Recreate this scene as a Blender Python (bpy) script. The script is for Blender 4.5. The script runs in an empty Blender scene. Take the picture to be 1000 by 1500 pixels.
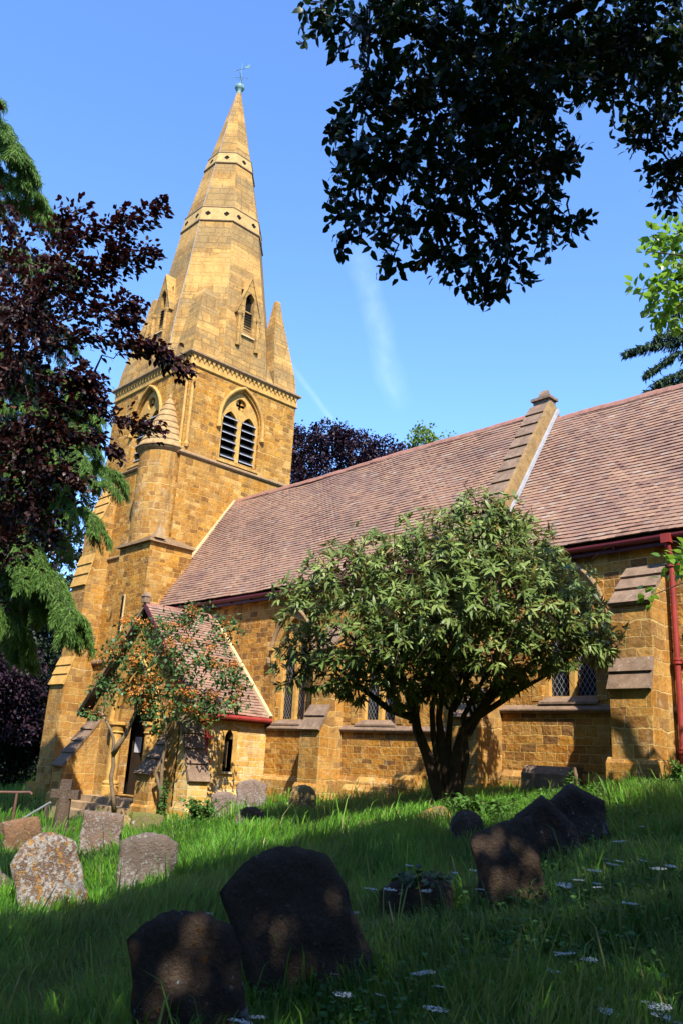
import bpy, math, random
import numpy as np
from mathutils import Vector, Matrix
from mathutils.geometry import tessellate_polygon
PI = math.pi
random.seed(7)
RNG = np.random.default_rng(11)
C = bpy.context.scene.collection
ORG = {}          # world origin of every object (needed for parenting)

# ------------------------------------------------------------------ helpers
class MB:
    def __init__(s): s.v = []; s.f = []; s.a = []
    def add(s, vs, fs, rnd=0.5):
        n = len(s.v); s.v += [tuple(p) for p in vs]
        for f in fs:
            s.f.append(tuple(i + n for i in f)); s.a.append(rnd)
    def box(s, x0, x1, y0, y1, z0, z1, rnd=0.5):
        v = [(x0,y0,z0),(x1,y0,z0),(x1,y1,z0),(x0,y1,z0),(x0,y0,z1),(x1,y0,z1),(x1,y1,z1),(x0,y1,z1)]
        s.add(v, [(0,3,2,1),(4,5,6,7),(0,1,5,4),(1,2,6,5),(2,3,7,6),(3,0,4,7)], rnd)
    def extrude(s, pts, d, rnd=0.5):
        """closed 3-D polygon extruded by vector d"""
        pts = [Vector(p) for p in pts]; d = Vector(d); n = len(pts)
        nrm = Vector((0,0,0))
        for i in range(n): nrm += pts[i].cross(pts[(i+1) % n])
        if nrm.dot(d) > 0: pts = pts[::-1]
        vs = pts + [p + d for p in pts]
        fs = [tuple(range(n)), tuple(range(2*n-1, n-1, -1))]
        for i in range(n):
            j = (i+1) % n; fs.append((j, i, n+i, n+j))
        s.add(vs, fs, rnd)
    def tube(s, pts, rad, n=8, caps=True, rnd=0.5):
        pts = [Vector(p) for p in pts]
        if not hasattr(rad, '__len__'): rad = [rad]*len(pts)
        vs = []; fs = []; up = None
        for i, p in enumerate(pts):
            t = (pts[min(i+1, len(pts)-1)] - pts[max(i-1, 0)]).normalized()
            if up is None:
                up = Vector((0,0,1)) if abs(t.z) < .9 else Vector((1,0,0))
            a = t.cross(up).normalized(); b = a.cross(t).normalized(); up = b
            for k in range(n):
                q = 2*PI*k/n; vs.append(p + (a*math.cos(q) + b*math.sin(q))*rad[i])
        for i in range(len(pts)-1):
            for k in range(n):
                k2 = (k+1) % n
                fs.append((i*n+k, i*n+k2, (i+1)*n+k2, (i+1)*n+k))
        if caps:
            fs.append(tuple(range(n-1, -1, -1))); fs.append(tuple((len(pts)-1)*n+k for k in range(n)))
        s.add(vs, fs, rnd)
    def lathe(s, c, prof, n=16, rnd=0.5, a0=0.0):
        """prof [(r,z)] around vertical axis at c=(x,y)"""
        vs = []; fs = []
        for r, z in prof:
            for k in range(n):
                q = 2*PI*k/n + a0; vs.append((c[0]+r*math.cos(q), c[1]+r*math.sin(q), z))
        for i in range(len(prof)-1):
            for k in range(n):
                k2 = (k+1) % n; fs.append((i*n+k, i*n+k2, (i+1)*n+k2, (i+1)*n+k))
        fs.append(tuple(range(n-1,-1,-1))); fs.append(tuple((len(prof)-1)*n+k for k in range(n)))
        s.add(vs, fs, rnd)
    def panel(s, P, U, V, outline, holes=(), depth=0.0, back=False, sidew=False, rnd=0.5):
        """flat wall with holes. P origin, U/V axes; outward normal = U x V. holes get reveals of 'depth' inwards"""
        P, U, V = Vector(P), Vector(U), Vector(V); N = U.cross(V)
        loops = [list(outline)] + [list(h) for h in holes]
        flat = [p for l in loops for p in l]
        tris = tessellate_polygon([[Vector((p[0], p[1], 0)) for p in l] for l in loops])
        vs = [P + U*p[0] + V*p[1] for p in flat]
        fs = []
        for t in tris:
            a, b, c = (Vector((*flat[i], 0)) for i in t)
            fs.append(tuple(t) if (b-a).cross(c-a).z > 0 else tuple(reversed(t)))
        s.add(vs, fs, rnd)
        def area(l): return sum(l[i][0]*l[(i+1) % len(l)][1]-l[(i+1) % len(l)][0]*l[i][1] for i in range(len(l)))
        if depth:
            for hi, l in enumerate(loops):
                if hi == 0 and not sidew: continue
                l = l if area(l) > 0 else l[::-1]
                n = len(l)
                vv = [P+U*p[0]+V*p[1] for p in l] + [P+U*p[0]+V*p[1]-N*depth for p in l]
                if hi == 0: s.add(vv, [(i, n+i, n+(i+1) % n, (i+1) % n) for i in range(n)], rnd)
                else: s.add(vv, [(i, (i+1) % n, n+(i+1) % n, n+i) for i in range(n)], rnd)
            if back:
                s.add([v - N*depth for v in vs], [tuple(reversed(f)) for f in fs], rnd)
    def build(s, name, mat, parent=None, origin=None, smooth=False):
        v = np.array(s.v, float); o = np.array(ORG[parent.name] if (parent and origin is None) else (origin if origin is not None else (0,0,0)), float)
        po = np.array(ORG[parent.name]) if parent else np.zeros(3)
        me = bpy.data.meshes.new(name)
        me.from_pydata([tuple(p) for p in (v - o)], [], s.f)
        me.update()
        uv = me.uv_layers.new(name='UVMap')
        nl = len(me.loops); li = np.empty(nl, int); me.loops.foreach_get('vertex_index', li)
        npoly = len(me.polygons); lt = np.empty(npoly, int); me.polygons.foreach_get('loop_total', lt)
        nr = np.empty(npoly*3); me.polygons.foreach_get('normal', nr); nr = nr.reshape(-1, 3)
        t = np.stack([-nr[:,1], nr[:,0], np.zeros(npoly)], 1); ln = np.linalg.norm(t, axis=1)
        flat = ln < .2; t[flat] = (1,0,0); ln[flat] = 1; t /= ln[:,None]
        b = np.cross(nr, t); b[flat] = (0,1,0)
        T = np.repeat(t, lt, 0); B = np.repeat(b, lt, 0); p = v[li]
        uv.data.foreach_set('uv', np.stack([(p*T).sum(1), (p*B).sum(1)], 1).ravel())
        at = me.attributes.new('rnd', 'FLOAT', 'FACE'); at.data.foreach_set('value', np.array(s.a, float)[:npoly])
        if smooth: me.polygons.foreach_set('use_smooth', np.ones(npoly, bool))
        me.materials.append(mat)
        ob = bpy.data.objects.new(name, me); C.objects.link(ob)
        if parent: ob.parent = parent
        ob.location = tuple(o - po)
        ORG[ob.name] = tuple(o)
        return ob

def tag(o, label=None, cat=None, group=None, kind=None):
    if label: o['label'] = label
    if cat: o['category'] = cat
    if group: o['group'] = group
    if kind: o['kind'] = kind
    return o
def empty(name, loc, label, cat, group=None):
    o = bpy.data.objects.new(name, None); C.objects.link(o); o.location = loc
    o.empty_display_size = .3
    ORG[o.name] = tuple(loc); return tag(o, label, cat, group)

def arch(uc, w, v0, vs, k=1.0, n=8, grow=0.0):
    """pointed arch outline, counter-clockwise"""
    h = w/2 + grow; R = w*k + grow
    pts = [(uc-h, v0), (uc+h, v0)]
    cxr = uc + w/2 - w*k
    a1 = math.acos(max(-1, min(1, (uc - cxr)/R)))
    for i in range(n+1):
        a = a1*i/n; pts.append((cxr + R*math.cos(a), vs + R*math.sin(a)))
    cxl = uc - w/2 + w*k
    for i in range(n-1, -1, -1):
        a = a1*i/n; pts.append((cxl - R*math.cos(a), vs + R*math.sin(a)))
    return pts
def circle(u, v, r, n=16, lobes=0):
    return [(u + r*(1 + (.22*math.cos(lobes*2*PI*i/n) if lobes else 0))*math.cos(2*PI*i/n),
             v + r*(1 + (.22*math.cos(lobes*2*PI*i/n) if lobes else 0))*math.sin(2*PI*i/n)) for i in range(n)]

# ------------------------------------------------------------------ materials
def new_mat(name):
    m = bpy.data.materials.new(name); m.use_nodes = True; nt = m.node_tree
    b = nt.nodes['Principled BSDF']; return m, nt, b
class NT:
    def __init__(s, nt): s.nt = nt
    def n(s, t, **k):
        x = s.nt.nodes.new(t)
        for a, b in k.items():
            if a.startswith('i_'): x.inputs[a[2:].replace('_', ' ')].default_value = b
            else: setattr(x, a, b)
        return x
    def l(s, a, b): s.nt.links.new(a, b)
    def noise(s, vec, scale, detail=4, rough=.6, dim='3D'):
        x = s.n('ShaderNodeTexNoise', noise_dimensions=dim); x.inputs['Scale'].default_value = scale
        x.inputs['Detail'].default_value = detail; x.inputs['Roughness'].default_value = rough
        if vec is not None: s.l(vec, x.inputs['Vector'])
        return x.outputs['Fac']
    def ramp(s, fac, stops, interp='LINEAR'):
        x = s.n('ShaderNodeValToRGB'); cr = x.color_ramp; cr.interpolation = interp
        while len(cr.elements) < len(stops): cr.elements.new(.5)
        for e, (p, c) in zip(cr.elements, stops):
            e.position = p; e.color = (*c, 1) if hasattr(c, '__len__') else (c, c, c, 1)
        s.l(fac, x.inputs['Fac']); return x.outputs['Color']
    def mix(s, fac, a, b, mode='MIX'):
        x = s.n('ShaderNodeMix', data_type='RGBA', blend_type=mode)
        for sock, val in ((x.inputs[0], fac), (x.inputs[6], a), (x.inputs[7], b)):
            if hasattr(val, 'links') or hasattr(val, 'node'): s.l(val, sock)
            else: sock.default_value = (*val, 1) if hasattr(val, '__len__') else val
        return x.outputs[2]
    def math(s, op, a, b=0.0, c=None):
        x = s.n('ShaderNodeMath', operation=op)
        for i, val in enumerate((a, b) + ((c,) if c is not None else ())):
            if hasattr(val, 'node'): s.l(val, x.inputs[i])
            else: x.inputs[i].default_value = val
        return x.outputs[0]
    def bump(s, h, strength, dist, bsdf):
        x = s.n('ShaderNodeBump'); x.inputs['Strength'].default_value = strength; x.inputs['Distance'].default_value = dist
        s.l(h, x.inputs['Height']); s.l(x.outputs['Normal'], bsdf.inputs['Normal'])

def stone_mat(name, stones, mortar, row=.17, wid=.36, patch=(.25,.16,.08), patch_amt=.35, lichen=(.6,.55,.42), lichen_amt=.12, rock=.02, mort=.02, stain=.5, bands=None):
    m, nt, b = new_mat(name); q = NT(nt)
    uv = q.n('ShaderNodeUVMap').outputs[0]; geo = q.n('ShaderNodeTexCoord').outputs['Object']
    sx = q.n('ShaderNodeSeparateXYZ'); q.l(uv, sx.inputs[0])
    # uneven course heights and wandering joints
    nv = q.n('ShaderNodeTexNoise', noise_dimensions='1D'); nv.inputs['Scale'].default_value = 1.3; nv.inputs['Detail'].default_value = 1
    q.l(sx.outputs[1], nv.inputs['W'])
    w1 = q.noise(uv, 2.6, 2)
    v2 = q.math('ADD', sx.outputs[1], q.math('ADD', q.math('MULTIPLY', nv.outputs['Fac'], .42*row/.17), q.math('MULTIPLY', w1, .075*row/.17)))
    u2 = q.math('ADD', sx.outputs[0], q.math('MULTIPLY', q.noise(uv, 1.7, 2), .5*wid))
    cx = q.n('ShaderNodeCombineXYZ'); q.l(u2, cx.inputs[0]); q.l(v2, cx.inputs[1])
    def brick(c1, c2):
        x = q.n('ShaderNodeTexBrick'); x.offset = .43; x.squash = .68; x.squash_frequency = 3; x.offset_frequency = 2
        x.inputs['Scale'].default_value = 1; x.inputs['Mortar Size'].default_value = mort*.5; x.inputs['Mortar Smooth'].default_value = .35
        x.inputs['Brick Width'].default_value = wid; x.inputs['Row Height'].default_value = row; x.inputs['Bias'].default_value = 0
        x.inputs['Color1'].default_value = c1; x.inputs['Color2'].default_value = c2; x.inputs['Mortar'].default_value = (.5,.5,.5,1)
        q.l(cx.outputs[0], x.inputs['Vector']); return x
    br = brick((0,0,0,1), (1,1,1,1))
    n = len(stones)
    col = q.ramp(br.outputs['Color'], [((i+.5)/n, c) for i, c in enumerate(stones)])
    fine = q.noise(geo, 14, 5, .7)
    col = q.mix(q.ramp(fine, [(.3, 0), (.75, .55)]), col, (.5,.5,.5), 'OVERLAY')
    col = q.mix(q.ramp(fine, [(.35, .42), (.6, 0)]), col, tuple(c*.5 for c in stones[0]))
    pn = q.noise(geo, .8, 5, .65)
    col = q.mix(q.math('MULTIPLY', q.ramp(pn, [(.45, 0), (.7, 1)]), patch_amt), col, patch)
    crev = q.math('MULTIPLY', q.ramp(br.outputs['Fac'], [(.05, 0), (.3, 1), (.62, 1), (.85, 0)]), q.ramp(q.noise(uv, 5, 3), [(.4, 0), (.6, .75)]))
    col = q.mix(q.math('MULTIPLY', br.outputs['Fac'], .85), col, mortar)
    col = q.mix(crev, col, tuple(c*.28 for c in stones[0]))
    ln = q.noise(geo, 3.1, 6, .75); ln2 = q.noise(geo, .5, 2)
    col = q.mix(q.math('MULTIPLY', q.math('MULTIPLY', q.ramp(ln, [(.55, 0), (.66, 1)]), q.ramp(ln2, [(.4, .15), (.62, 1)])), lichen_amt), col, lichen)
    if bands:
        b1 = q.n('ShaderNodeTexNoise', noise_dimensions='1D'); b1.inputs['Scale'].default_value = .62; b1.inputs['Detail'].default_value = 2
        q.l(sx.outputs[1], b1.inputs['W'])
        bf = q.math('ADD', b1.outputs['Fac'], q.math('MULTIPLY', q.math('SUBTRACT', q.noise(geo, .9, 3), .5), .35))
        bf = q.math('ADD', bf, q.math('MULTIPLY', q.math('SUBTRACT', br.outputs['Color'], .5), .10))
        col = q.mix(q.math('MULTIPLY', q.ramp(bf, [(.52, 0), (.60, 1)]), .5), col, bands[0])
        col = q.mix(q.math('MULTIPLY', q.ramp(bf, [(.38, 1), (.47, 0)]), .5), col, bands[1])
    mp = q.n('ShaderNodeMapping'); mp.inputs['Scale'].default_value = (1.6, 1.6, .28); q.l(geo, mp.inputs[0])
    st = q.ramp(q.noise(mp.outputs[0], 1.5, 5, .7), [(.48, 0), (.68, 1)])
    col = q.mix(q.math('MULTIPLY', st, stain), col, (.42,.36,.34), 'MULTIPLY')
    bl = q.ramp(q.noise(geo, 2.2, 4, .65), [(.35, 1), (.55, 0)])
    col = q.mix(q.math('MULTIPLY', bl, .55), col, (.72,.64,.58), 'MULTIPLY')
    q.l(col, b.inputs['Base Color']); b.inputs['Roughness'].default_value = .9
    b.inputs['Specular IOR Level'].default_value = .2
    h = q.math('ADD', q.math('MULTIPLY', br.outputs['Fac'], -.6), q.math('ADD', q.math('MULTIPLY', q.noise(geo, 9, 5, .6), 1.0), q.math('MULTIPLY', br.outputs['Color'], .35)))
    q.bump(h, .9, rock, b)
    return m

def plain_mat(name, col, rough=.7, var=.25, scale=6, spots=None, spot_amt=.5, spec=.3, bump=.004, metal=0.0, spot_lo=.58):
    m, nt, b = new_mat(name); q = NT(nt)
    geo = q.n('ShaderNodeTexCoord').outputs['Object']
    f = q.noise(geo, scale, 6, .65)
    c = q.ramp(f, [(.25, tuple(x*(1-var) for x in col)), (.75, tuple(min(1, x*(1+var)) for x in col))])
    if spots:
        for i, sp in enumerate(spots):
            sn = q.noise(geo, scale*(1.3+.9*i), 6, .72)
            c = q.mix(q.math('MULTIPLY', q.ramp(sn, [(spot_lo, 0), (spot_lo+.06, 1)]), spot_amt), c, sp)
    q.l(c, b.inputs['Base Color']); b.inputs['Roughness'].default_value = rough; b.inputs['Specular IOR Level'].default_value = spec
    b.inputs['Metallic'].default_value = metal
    if bump: q.bump(q.noise(geo, scale*4, 6, .65), .8, bump, b)
    return m

def tile_mat():
    m, nt, b = new_mat('roof_tile'); q = NT(nt)
    at = q.n('ShaderNodeAttribute', attribute_name='rnd').outputs['Fac']; geo = q.n('ShaderNodeTexCoord').outputs['Object']
    c = q.ramp(at, [(0, (.22,.125,.09)), (.10, (.33,.18,.12)), (.35, (.40,.225,.145)), (.6, (.375,.22,.15)), (.8, (.44,.265,.16)), (.92, (.30,.185,.14)), (1, (.47,.345,.25))])
    c = q.mix(q.math('MULTIPLY', q.ramp(q.noise(geo, .7, 5, .7), [(.42, 0), (.66, 1)]), .6), c, (.22,.135,.115))
    c = q.mix(q.math('MULTIPLY', q.ramp(q.noise(geo, 22, 5, .7), [(.5, 0), (.72, 1)]), .4), c, (.16,.11,.09))
    c = q.mix(q.math('MULTIPLY', q.ramp(q.noise(geo, 5, 5, .8), [(.64, 0), (.7, 1)]), .5), c, (.5,.44,.38))
    q.l(c, b.inputs['Base Color']); b.inputs['Roughness'].default_value = .75; b.inputs['Specular IOR Level'].default_value = .35
    q.bump(q.noise(geo, 60, 4), .5, .003, b)
    return m

def leaf_mat(name, stops, trans=.3, rough=.45, spec=.4, tcol=None):
    m, nt, b = new_mat(name); q = NT(nt)
    at = q.n('ShaderNodeAttribute', attribute_name='rnd').outputs['Fac']
    c = q.ramp(at, stops)
    q.l(c, b.inputs['Base Color']); b.inputs['Roughness'].default_value = rough; b.inputs['Specular IOR Level'].default_value = spec
    t = q.n('ShaderNodeBsdfTranslucent')
    if tcol: t.inputs['Color'].default_value = (*tcol, 1)
    else: q.l(q.mix(.5, c, tuple(x*1.6 for x in stops[-1][1])), t.inputs['Color'])
    mx = q.n('ShaderNodeMixShader'); mx.inputs[0].default_value = trans
    q.l(b.outputs[0], mx.inputs[1]); q.l(t.outputs[0], mx.inputs[2])
    q.l(mx.outputs[0], nt.nodes['Material Output'].inputs['Surface'])
    return m

def lattice_mat():
    m, nt, b = new_mat('leaded_glass'); q = NT(nt)
    uv = q.n('ShaderNodeUVMap').outputs[0]; sx = q.n('ShaderNodeSeparateXYZ'); q.l(uv, sx.inputs[0])
    a = q.math('ADD', q.math('MULTIPLY', sx.outputs[0], 1/.10), q.math('MULTIPLY', sx.outputs[1], 1/.16))
    d = q.math('SUBTRACT', q.math('MULTIPLY', sx.outputs[0], 1/.10), q.math('MULTIPLY', sx.outputs[1], 1/.16))
    def line(x): return q.math('LESS_THAN', q.math('ABSOLUTE', q.math('SUBTRACT', q.math('FRACT', x), .5)), .05)
    f = q.math('MAXIMUM', line(a), line(d))
    c = q.mix(f, (.012,.014,.018), (.25,.26,.28)); q.l(c, b.inputs['Base Color'])
    r = q.math('ADD', q.math('MULTIPLY', f, .5), .12); q.l(r, b.inputs['Roughness'])
    q.bump(f, .6, .004, b)
    return m

M = {}
OR = [(0.309,0.140,0.034), (0.572,0.249,0.034), (0.686,0.319,0.044), (0.755,0.380,0.065), (0.572,0.235,0.029), (0.686,0.349,0.075), (0.424,0.200,0.048), (0.801,0.459,0.129)]
M['rubble'] = stone_mat('ironstone_rubble', OR, (0.755,0.459,0.136), row=.155, wid=.33, patch=(0.343,0.200,0.065), patch_amt=.6, lichen=(0.710,0.529,0.245), lichen_amt=.45, rock=.04)
M['rubble_low'] = stone_mat('ironstone_wall', [(0.263,0.125,0.041),(0.481,0.195,0.027),(0.618,0.270,0.037),(0.733,0.359,0.058),(0.343,0.154,0.041),(0.686,0.349,0.075),(0.549,0.219,0.029),(0.755,0.430,0.122)], (0.755,0.480,0.156), row=.15, wid=.34, patch=(0.309,0.170,0.054), patch_amt=.6, lichen=(0.778,0.599,0.313), lichen_amt=.5, rock=.05)
M['ashlar'] = stone_mat('ironstone_ashlar', [(0.363,0.175,0.047),(0.594,0.283,0.051),(0.682,0.355,0.076),(0.495,0.232,0.047),(0.726,0.433,0.128),(0.616,0.299,0.055),(0.418,0.232,0.085),(0.660,0.381,0.102)], (0.726,0.494,0.187), row=.215, wid=.42, patch=(0.341,0.201,0.076), patch_amt=.6, lichen=(0.770,0.639,0.399), lichen_amt=.6, rock=.03, mort=.02)
M['spire'] = stone_mat('spire_stone', [(0.457,0.257,0.077),(0.571,0.319,0.090),(0.411,0.227,0.073),(0.640,0.361,0.099),(0.377,0.242,0.099)], (0.306,0.194,0.078), row=.26, wid=.55, patch=(0.308,0.211,0.090), patch_amt=.6, lichen=(0.708,0.434,0.164), lichen_amt=.5, rock=.03, mort=.034, stain=.3, bands=((0.754,0.434,0.132), (0.308,0.211,0.095)))
M['porch_stone'] = stone_mat('porch_stone', [(0.664,0.366,0.077),(0.727,0.446,0.120),(0.749,0.495,0.188),(0.609,0.307,0.056),(0.770,0.554,0.257)], (0.813,0.634,0.359), row=.15, wid=.34, patch=(0.557,0.317,0.085), patch_amt=.35, lichen=(0.856,0.733,0.513), lichen_amt=.85, rock=.02)
M['cap'] = plain_mat('weathering_stone', (.25,.165,.11), .9, .4, 5, [(.42,.34,.25), (.55,.5,.45)], .5, .2, .012, spot_lo=.6)
M['dress'] = plain_mat('dressed_stone', (0.594,0.335,0.089), .85, .35, 4, [(0.704,0.494,0.212), (0.374,0.206,0.076), (0.495,0.247,0.051)], .6, .2, .01)
M['band'] = plain_mat('pale_band_stone', (.52,.33,.125), .85, .3, 5, [(.42,.3,.15)], .6, .2, .004)
M['mould'] = plain_mat('string_stone', (.36,.23,.12), .9, .3, 6, [(.5,.4,.27)], .4, .2, .006)
M['fillet'] = plain_mat('mortar_fillet', (.68,.52,.28), .9, .15, 8, None, 0, .2, .004)
M['fillet2'] = plain_mat('lichened_coping', (0.340,0.213,0.088), .9, .4, 5, [(0.425,0.344,0.224), (0.212,0.139,0.080)], .6, .2, .01)
M['cone'] = plain_mat('turret_stone', (.42,.265,.115), .9, .4, 6, [(.5,.36,.18), (.27,.2,.12)], .5, .2, .01)
M['tile'] = tile_mat()
M['ridge'] = plain_mat('ridge_tile', (.36,.17,.12), .75, .35, 5, [(.25,.17,.14), (.4,.3,.22)], .6)
M['red'] = plain_mat('red_paint', (.33,.036,.028), .6, .4, 4, [(.30,.07,.05)], 0, .5, .001)
M['red_dark'] = plain_mat('dark_red_with_eave_shade', (0.090,0.007,0.007), .5, .2, 8, None, 0, .5, .001)  # dark red, deepened further to paint the shade under the eaves
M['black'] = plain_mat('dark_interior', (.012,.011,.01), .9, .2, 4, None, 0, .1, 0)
M['slate'] = plain_mat('louvre_slate_shaded', (.035,.034,.036), .7, .25, 7, None, 0, .4, .003)  # slate darkened to paint the shade under the slats
M['glass'] = lattice_mat()
M['copper'] = plain_mat('verdigris_copper', (.20,.33,.31), .6, .3, 8, [(.08,.16,.13)], .5)
M['lead'] = plain_mat('lead', (.42,.43,.46), .5, .2, 8)
M['wood'] = plain_mat('old_oak', (.05,.03,.018), .7, .3, 6)
M['paper'] = plain_mat('paper', (.75,.76,.8), .8, .04, 8, None, 0, .2, 0)
M['step'] = plain_mat('step_stone', (.40,.27,.15), .9, .3, 5, [(.5,.4,.28)], .4, .2, .008)
M['iron'] = plain_mat('rusty_iron', (.16,.08,.06), .6, .3, 12)
M['steel'] = plain_mat('bare_metal', (.55,.55,.56), .4, .15, 12, None, 0, .5, 0, .6)
M['bark'] = plain_mat('bark', (.085,.055,.038), .95, .4, 9, [(.15,.11,.08)], .4, .1, .02)
M['bark_pale'] = plain_mat('pale_bark', (.30,.21,.13), .95, .35, 10, [(.16,.1,.06)], .5, .1, .01)
M['bark_grey'] = plain_mat('grey_bark', (.12,.10,.085), .95, .4, 9, None, 0, .1, .02)

# ------------------------------------------------------------------ ground
def gz(x, y):
    x = np.asarray(x, float); y = np.asarray(y, float)
    xs = np.where(x < -18, -18 + (x+18)*.4, x); xs = np.clip(xs, -40, 4)
    ys = np.clip(y, -6, 15)
    z = -1.62 + .0933*xs + .1525*ys
    z = z + .035*np.sin(x*1.3+y*.7) + .03*np.sin(x*.6-y*1.7+1) + .015*np.sin(x*3.1+y*2.7)
    return z
def gzf(x, y): return float(gz(x, y))
def build_ground():
    def axis(a, b, step, far):
        core = np.arange(a, b+1e-6, step); out = []
        d = step
        e = b
        while e < far: d *= 1.35; e += d; out.append(e)
        lo = []; d = step; e = a
        while e > -far: d *= 1.35; e -= d; lo.append(e)
        return np.concatenate([lo[::-1], core, out])
    xs = axis(-34, 4, .3, 900); ys = axis(-3, 16, .3, 900)
    X, Y = np.meshgrid(xs, ys); Z = gz(X, Y)
    v = np.stack([X.ravel(), Y.ravel(), Z.ravel()], 1); nx = len(xs)
    f = [(j*nx+i, j*nx+i+1, (j+1)*nx+i+1, (j+1)*nx+i) for j in range(len(ys)-1) for i in range(nx-1)]
    me = bpy.data.meshes.new('ground'); me.from_pydata(v.tolist(), [], f); me.update()
    me.polygons.foreach_set('use_smooth', np.ones(len(f), bool))
    m, nt, b = new_mat('turf'); q = NT(nt); geo = q.n('ShaderNodeTexCoord').outputs['Object']
    c = q.ramp(q.noise(geo, 3, 6, .7), [(.3, (.022,.035,.01)), (.6, (.05,.085,.016)), (.8, (.075,.07,.03))])
    q.l(c, b.inputs['Base Color']); b.inputs['Roughness'].default_value = .95; b.inputs['Specular IOR Level'].default_value = .1
    q.bump(q.noise(geo, 25, 5), .8, .03, b)
    me.materials.append(m)
    o = bpy.data.objects.new('ground', me); C.objects.link(o)
    tag(o, 'sloping turf of the churchyard', 'ground', kind='structure')
build_ground()

# ------------------------------------------------------------------ foliage helpers
def nrm(a): return a/np.maximum(np.linalg.norm(a, axis=-1, keepdims=True), 1e-9)
def leaf_mesh(name, pos, axis, normal, length, width, mat, rnd, parent=None, origin=(0,0,0), curl=.25, fold=.25, shape='leaf'):
    n = len(pos); axis = nrm(axis); side = nrm(np.cross(normal, axis)); nn = np.cross(axis, side)
    L = np.asarray(length)[:,None]*np.ones((n,1)); W = np.asarray(width)[:,None]*np.ones((n,1))*.5
    if shape == 'leaf':   tp = [(0,0),(.3,1),(.3,-1),(.68,.8),(.68,-.8),(1,0)]
    elif shape == 'lance': tp = [(0,0),(.35,1),(.35,-1),(.7,.62),(.7,-.62),(1,0)]
    else: tp = [(0,.5),(0,-.5),(.5,.8),(.5,-.8),(1,0)]
    vs = []
    for t, w in tp:
        vs.append(pos + axis*L*t + side*W*w + nn*(W*abs(w)*fold - L*curl*t*t))
    k = len(tp); V = np.stack(vs, 1).reshape(-1, 3)
    F3 = [(0,2,1),(3,4,5)] if k == 6 else [(2,3,4)]
    F4 = [(1,2,4,3)] if k == 6 else [(0,1,3,2)]
    base = (np.arange(n)*k)[:,None]
    loops = []; starts = []; tot = []
    tri = np.concatenate([base + np.array(f) for f in F3], 0) if F3 else np.zeros((0,3), int)
    quad = np.concatenate([base + np.array(f) for f in F4], 0)
    lv = np.concatenate([tri.ravel(), quad.ravel()]); nt_, nq = len(tri), len(quad)
    ls = np.concatenate([np.arange(nt_)*3, nt_*3 + np.arange(nq)*4]); ltot = np.concatenate([np.full(nt_, 3), np.full(nq, 4)])
    me = bpy.data.meshes.new(name)
    me.vertices.add(len(V)); me.vertices.foreach_set('co', (V - np.array(origin)).ravel())
    me.loops.add(len(lv)); me.loops.foreach_set('vertex_index', lv.astype(np.int32))
    me.polygons.add(nt_+nq); me.polygons.foreach_set('loop_start', ls.astype(np.int32)); me.polygons.foreach_set('loop_total', ltot.astype(np.int32))
    me.polygons.foreach_set('use_smooth', np.ones(nt_+nq, bool))
    me.update(calc_edges=True); me.validate()
    at = me.attributes.new('rnd', 'FLOAT', 'POINT'); at.data.foreach_set('value', np.repeat(np.clip(rnd, 0, 1), k).astype(np.float32))
    me.materials.append(mat)
    o = bpy.data.objects.new(name, me); C.objects.link(o)
    po = np.array(ORG[parent.name]) if parent else np.zeros(3)
    if parent: o.parent = parent
    o.location = tuple(np.array(origin) - po); ORG[o.name] = tuple(origin)
    return o
def rdir(n): return nrm(RNG.normal(size=(n,3)))
def lump_points(lumps, dens, shell=.55, flat=1.0):
    """points in ellipsoid lumps, biased to the shell; returns points and outward directions"""
    P = []; D = []
    for x, y, z, r in lumps:
        n = max(3, int(dens*r*r))
        d = rdir(n); rad = r*(shell + (1.08-shell)*RNG.random((n,1))**.6)
        p = d*rad; p[:,2] *= flat
        P.append(p + np.array((x,y,z))); D.append(d)
    return np.concatenate(P), np.concatenate(D)
def twigs_to(mb, root_pts, targets, r0, sag=.1, n=5, wob=.08):
    """thin curved branches from the nearest given point to each target"""
    R = np.array(root_pts)
    for t in targets:
        t = np.array(t); d = np.linalg.norm(R - t, axis=1); a = R[d.argmin()]
        ln = np.linalg.norm(t-a)
        if ln < .05: continue
        pts = []; rr = []
        for i in range(n):
            s = i/(n-1); p = a*(1-s)+t*s + RNG.normal(size=3)*wob*ln*math.sin(PI*s)
            p[2] += sag*ln*math.sin(PI*s); pts.append(tuple(p)); rr.append(r0*(1-.8*s))
        mb.tube(pts, rr, 5, False)

# ------------------------------------------------------------------ CHURCH
XT, XW, YS, YN = -23.0, -28.28, 14.09, 18.97
CX, CY = (XT+XW)/2, (YS+YN)/2
YN0 = 14.0                      # south wall of nave and chancel
XG0, XG1 = -10.57, -10.10       # gable wall between nave and chancel
church = empty('church', (-20.0, 14.0, -1.2), 'golden ironstone parish church with broach spire, red tiled roofs and south porch', 'church')
def part(mb, name, mat, parent=None, label=None, smooth=False):
    o = mb.build(name, mat, parent or church, smooth=smooth)
    if label: o['label'] = label
    return o
EX, EY, EZ = Vector((1,0,0)), Vector((0,1,0)), Vector((0,0,1))

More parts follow.
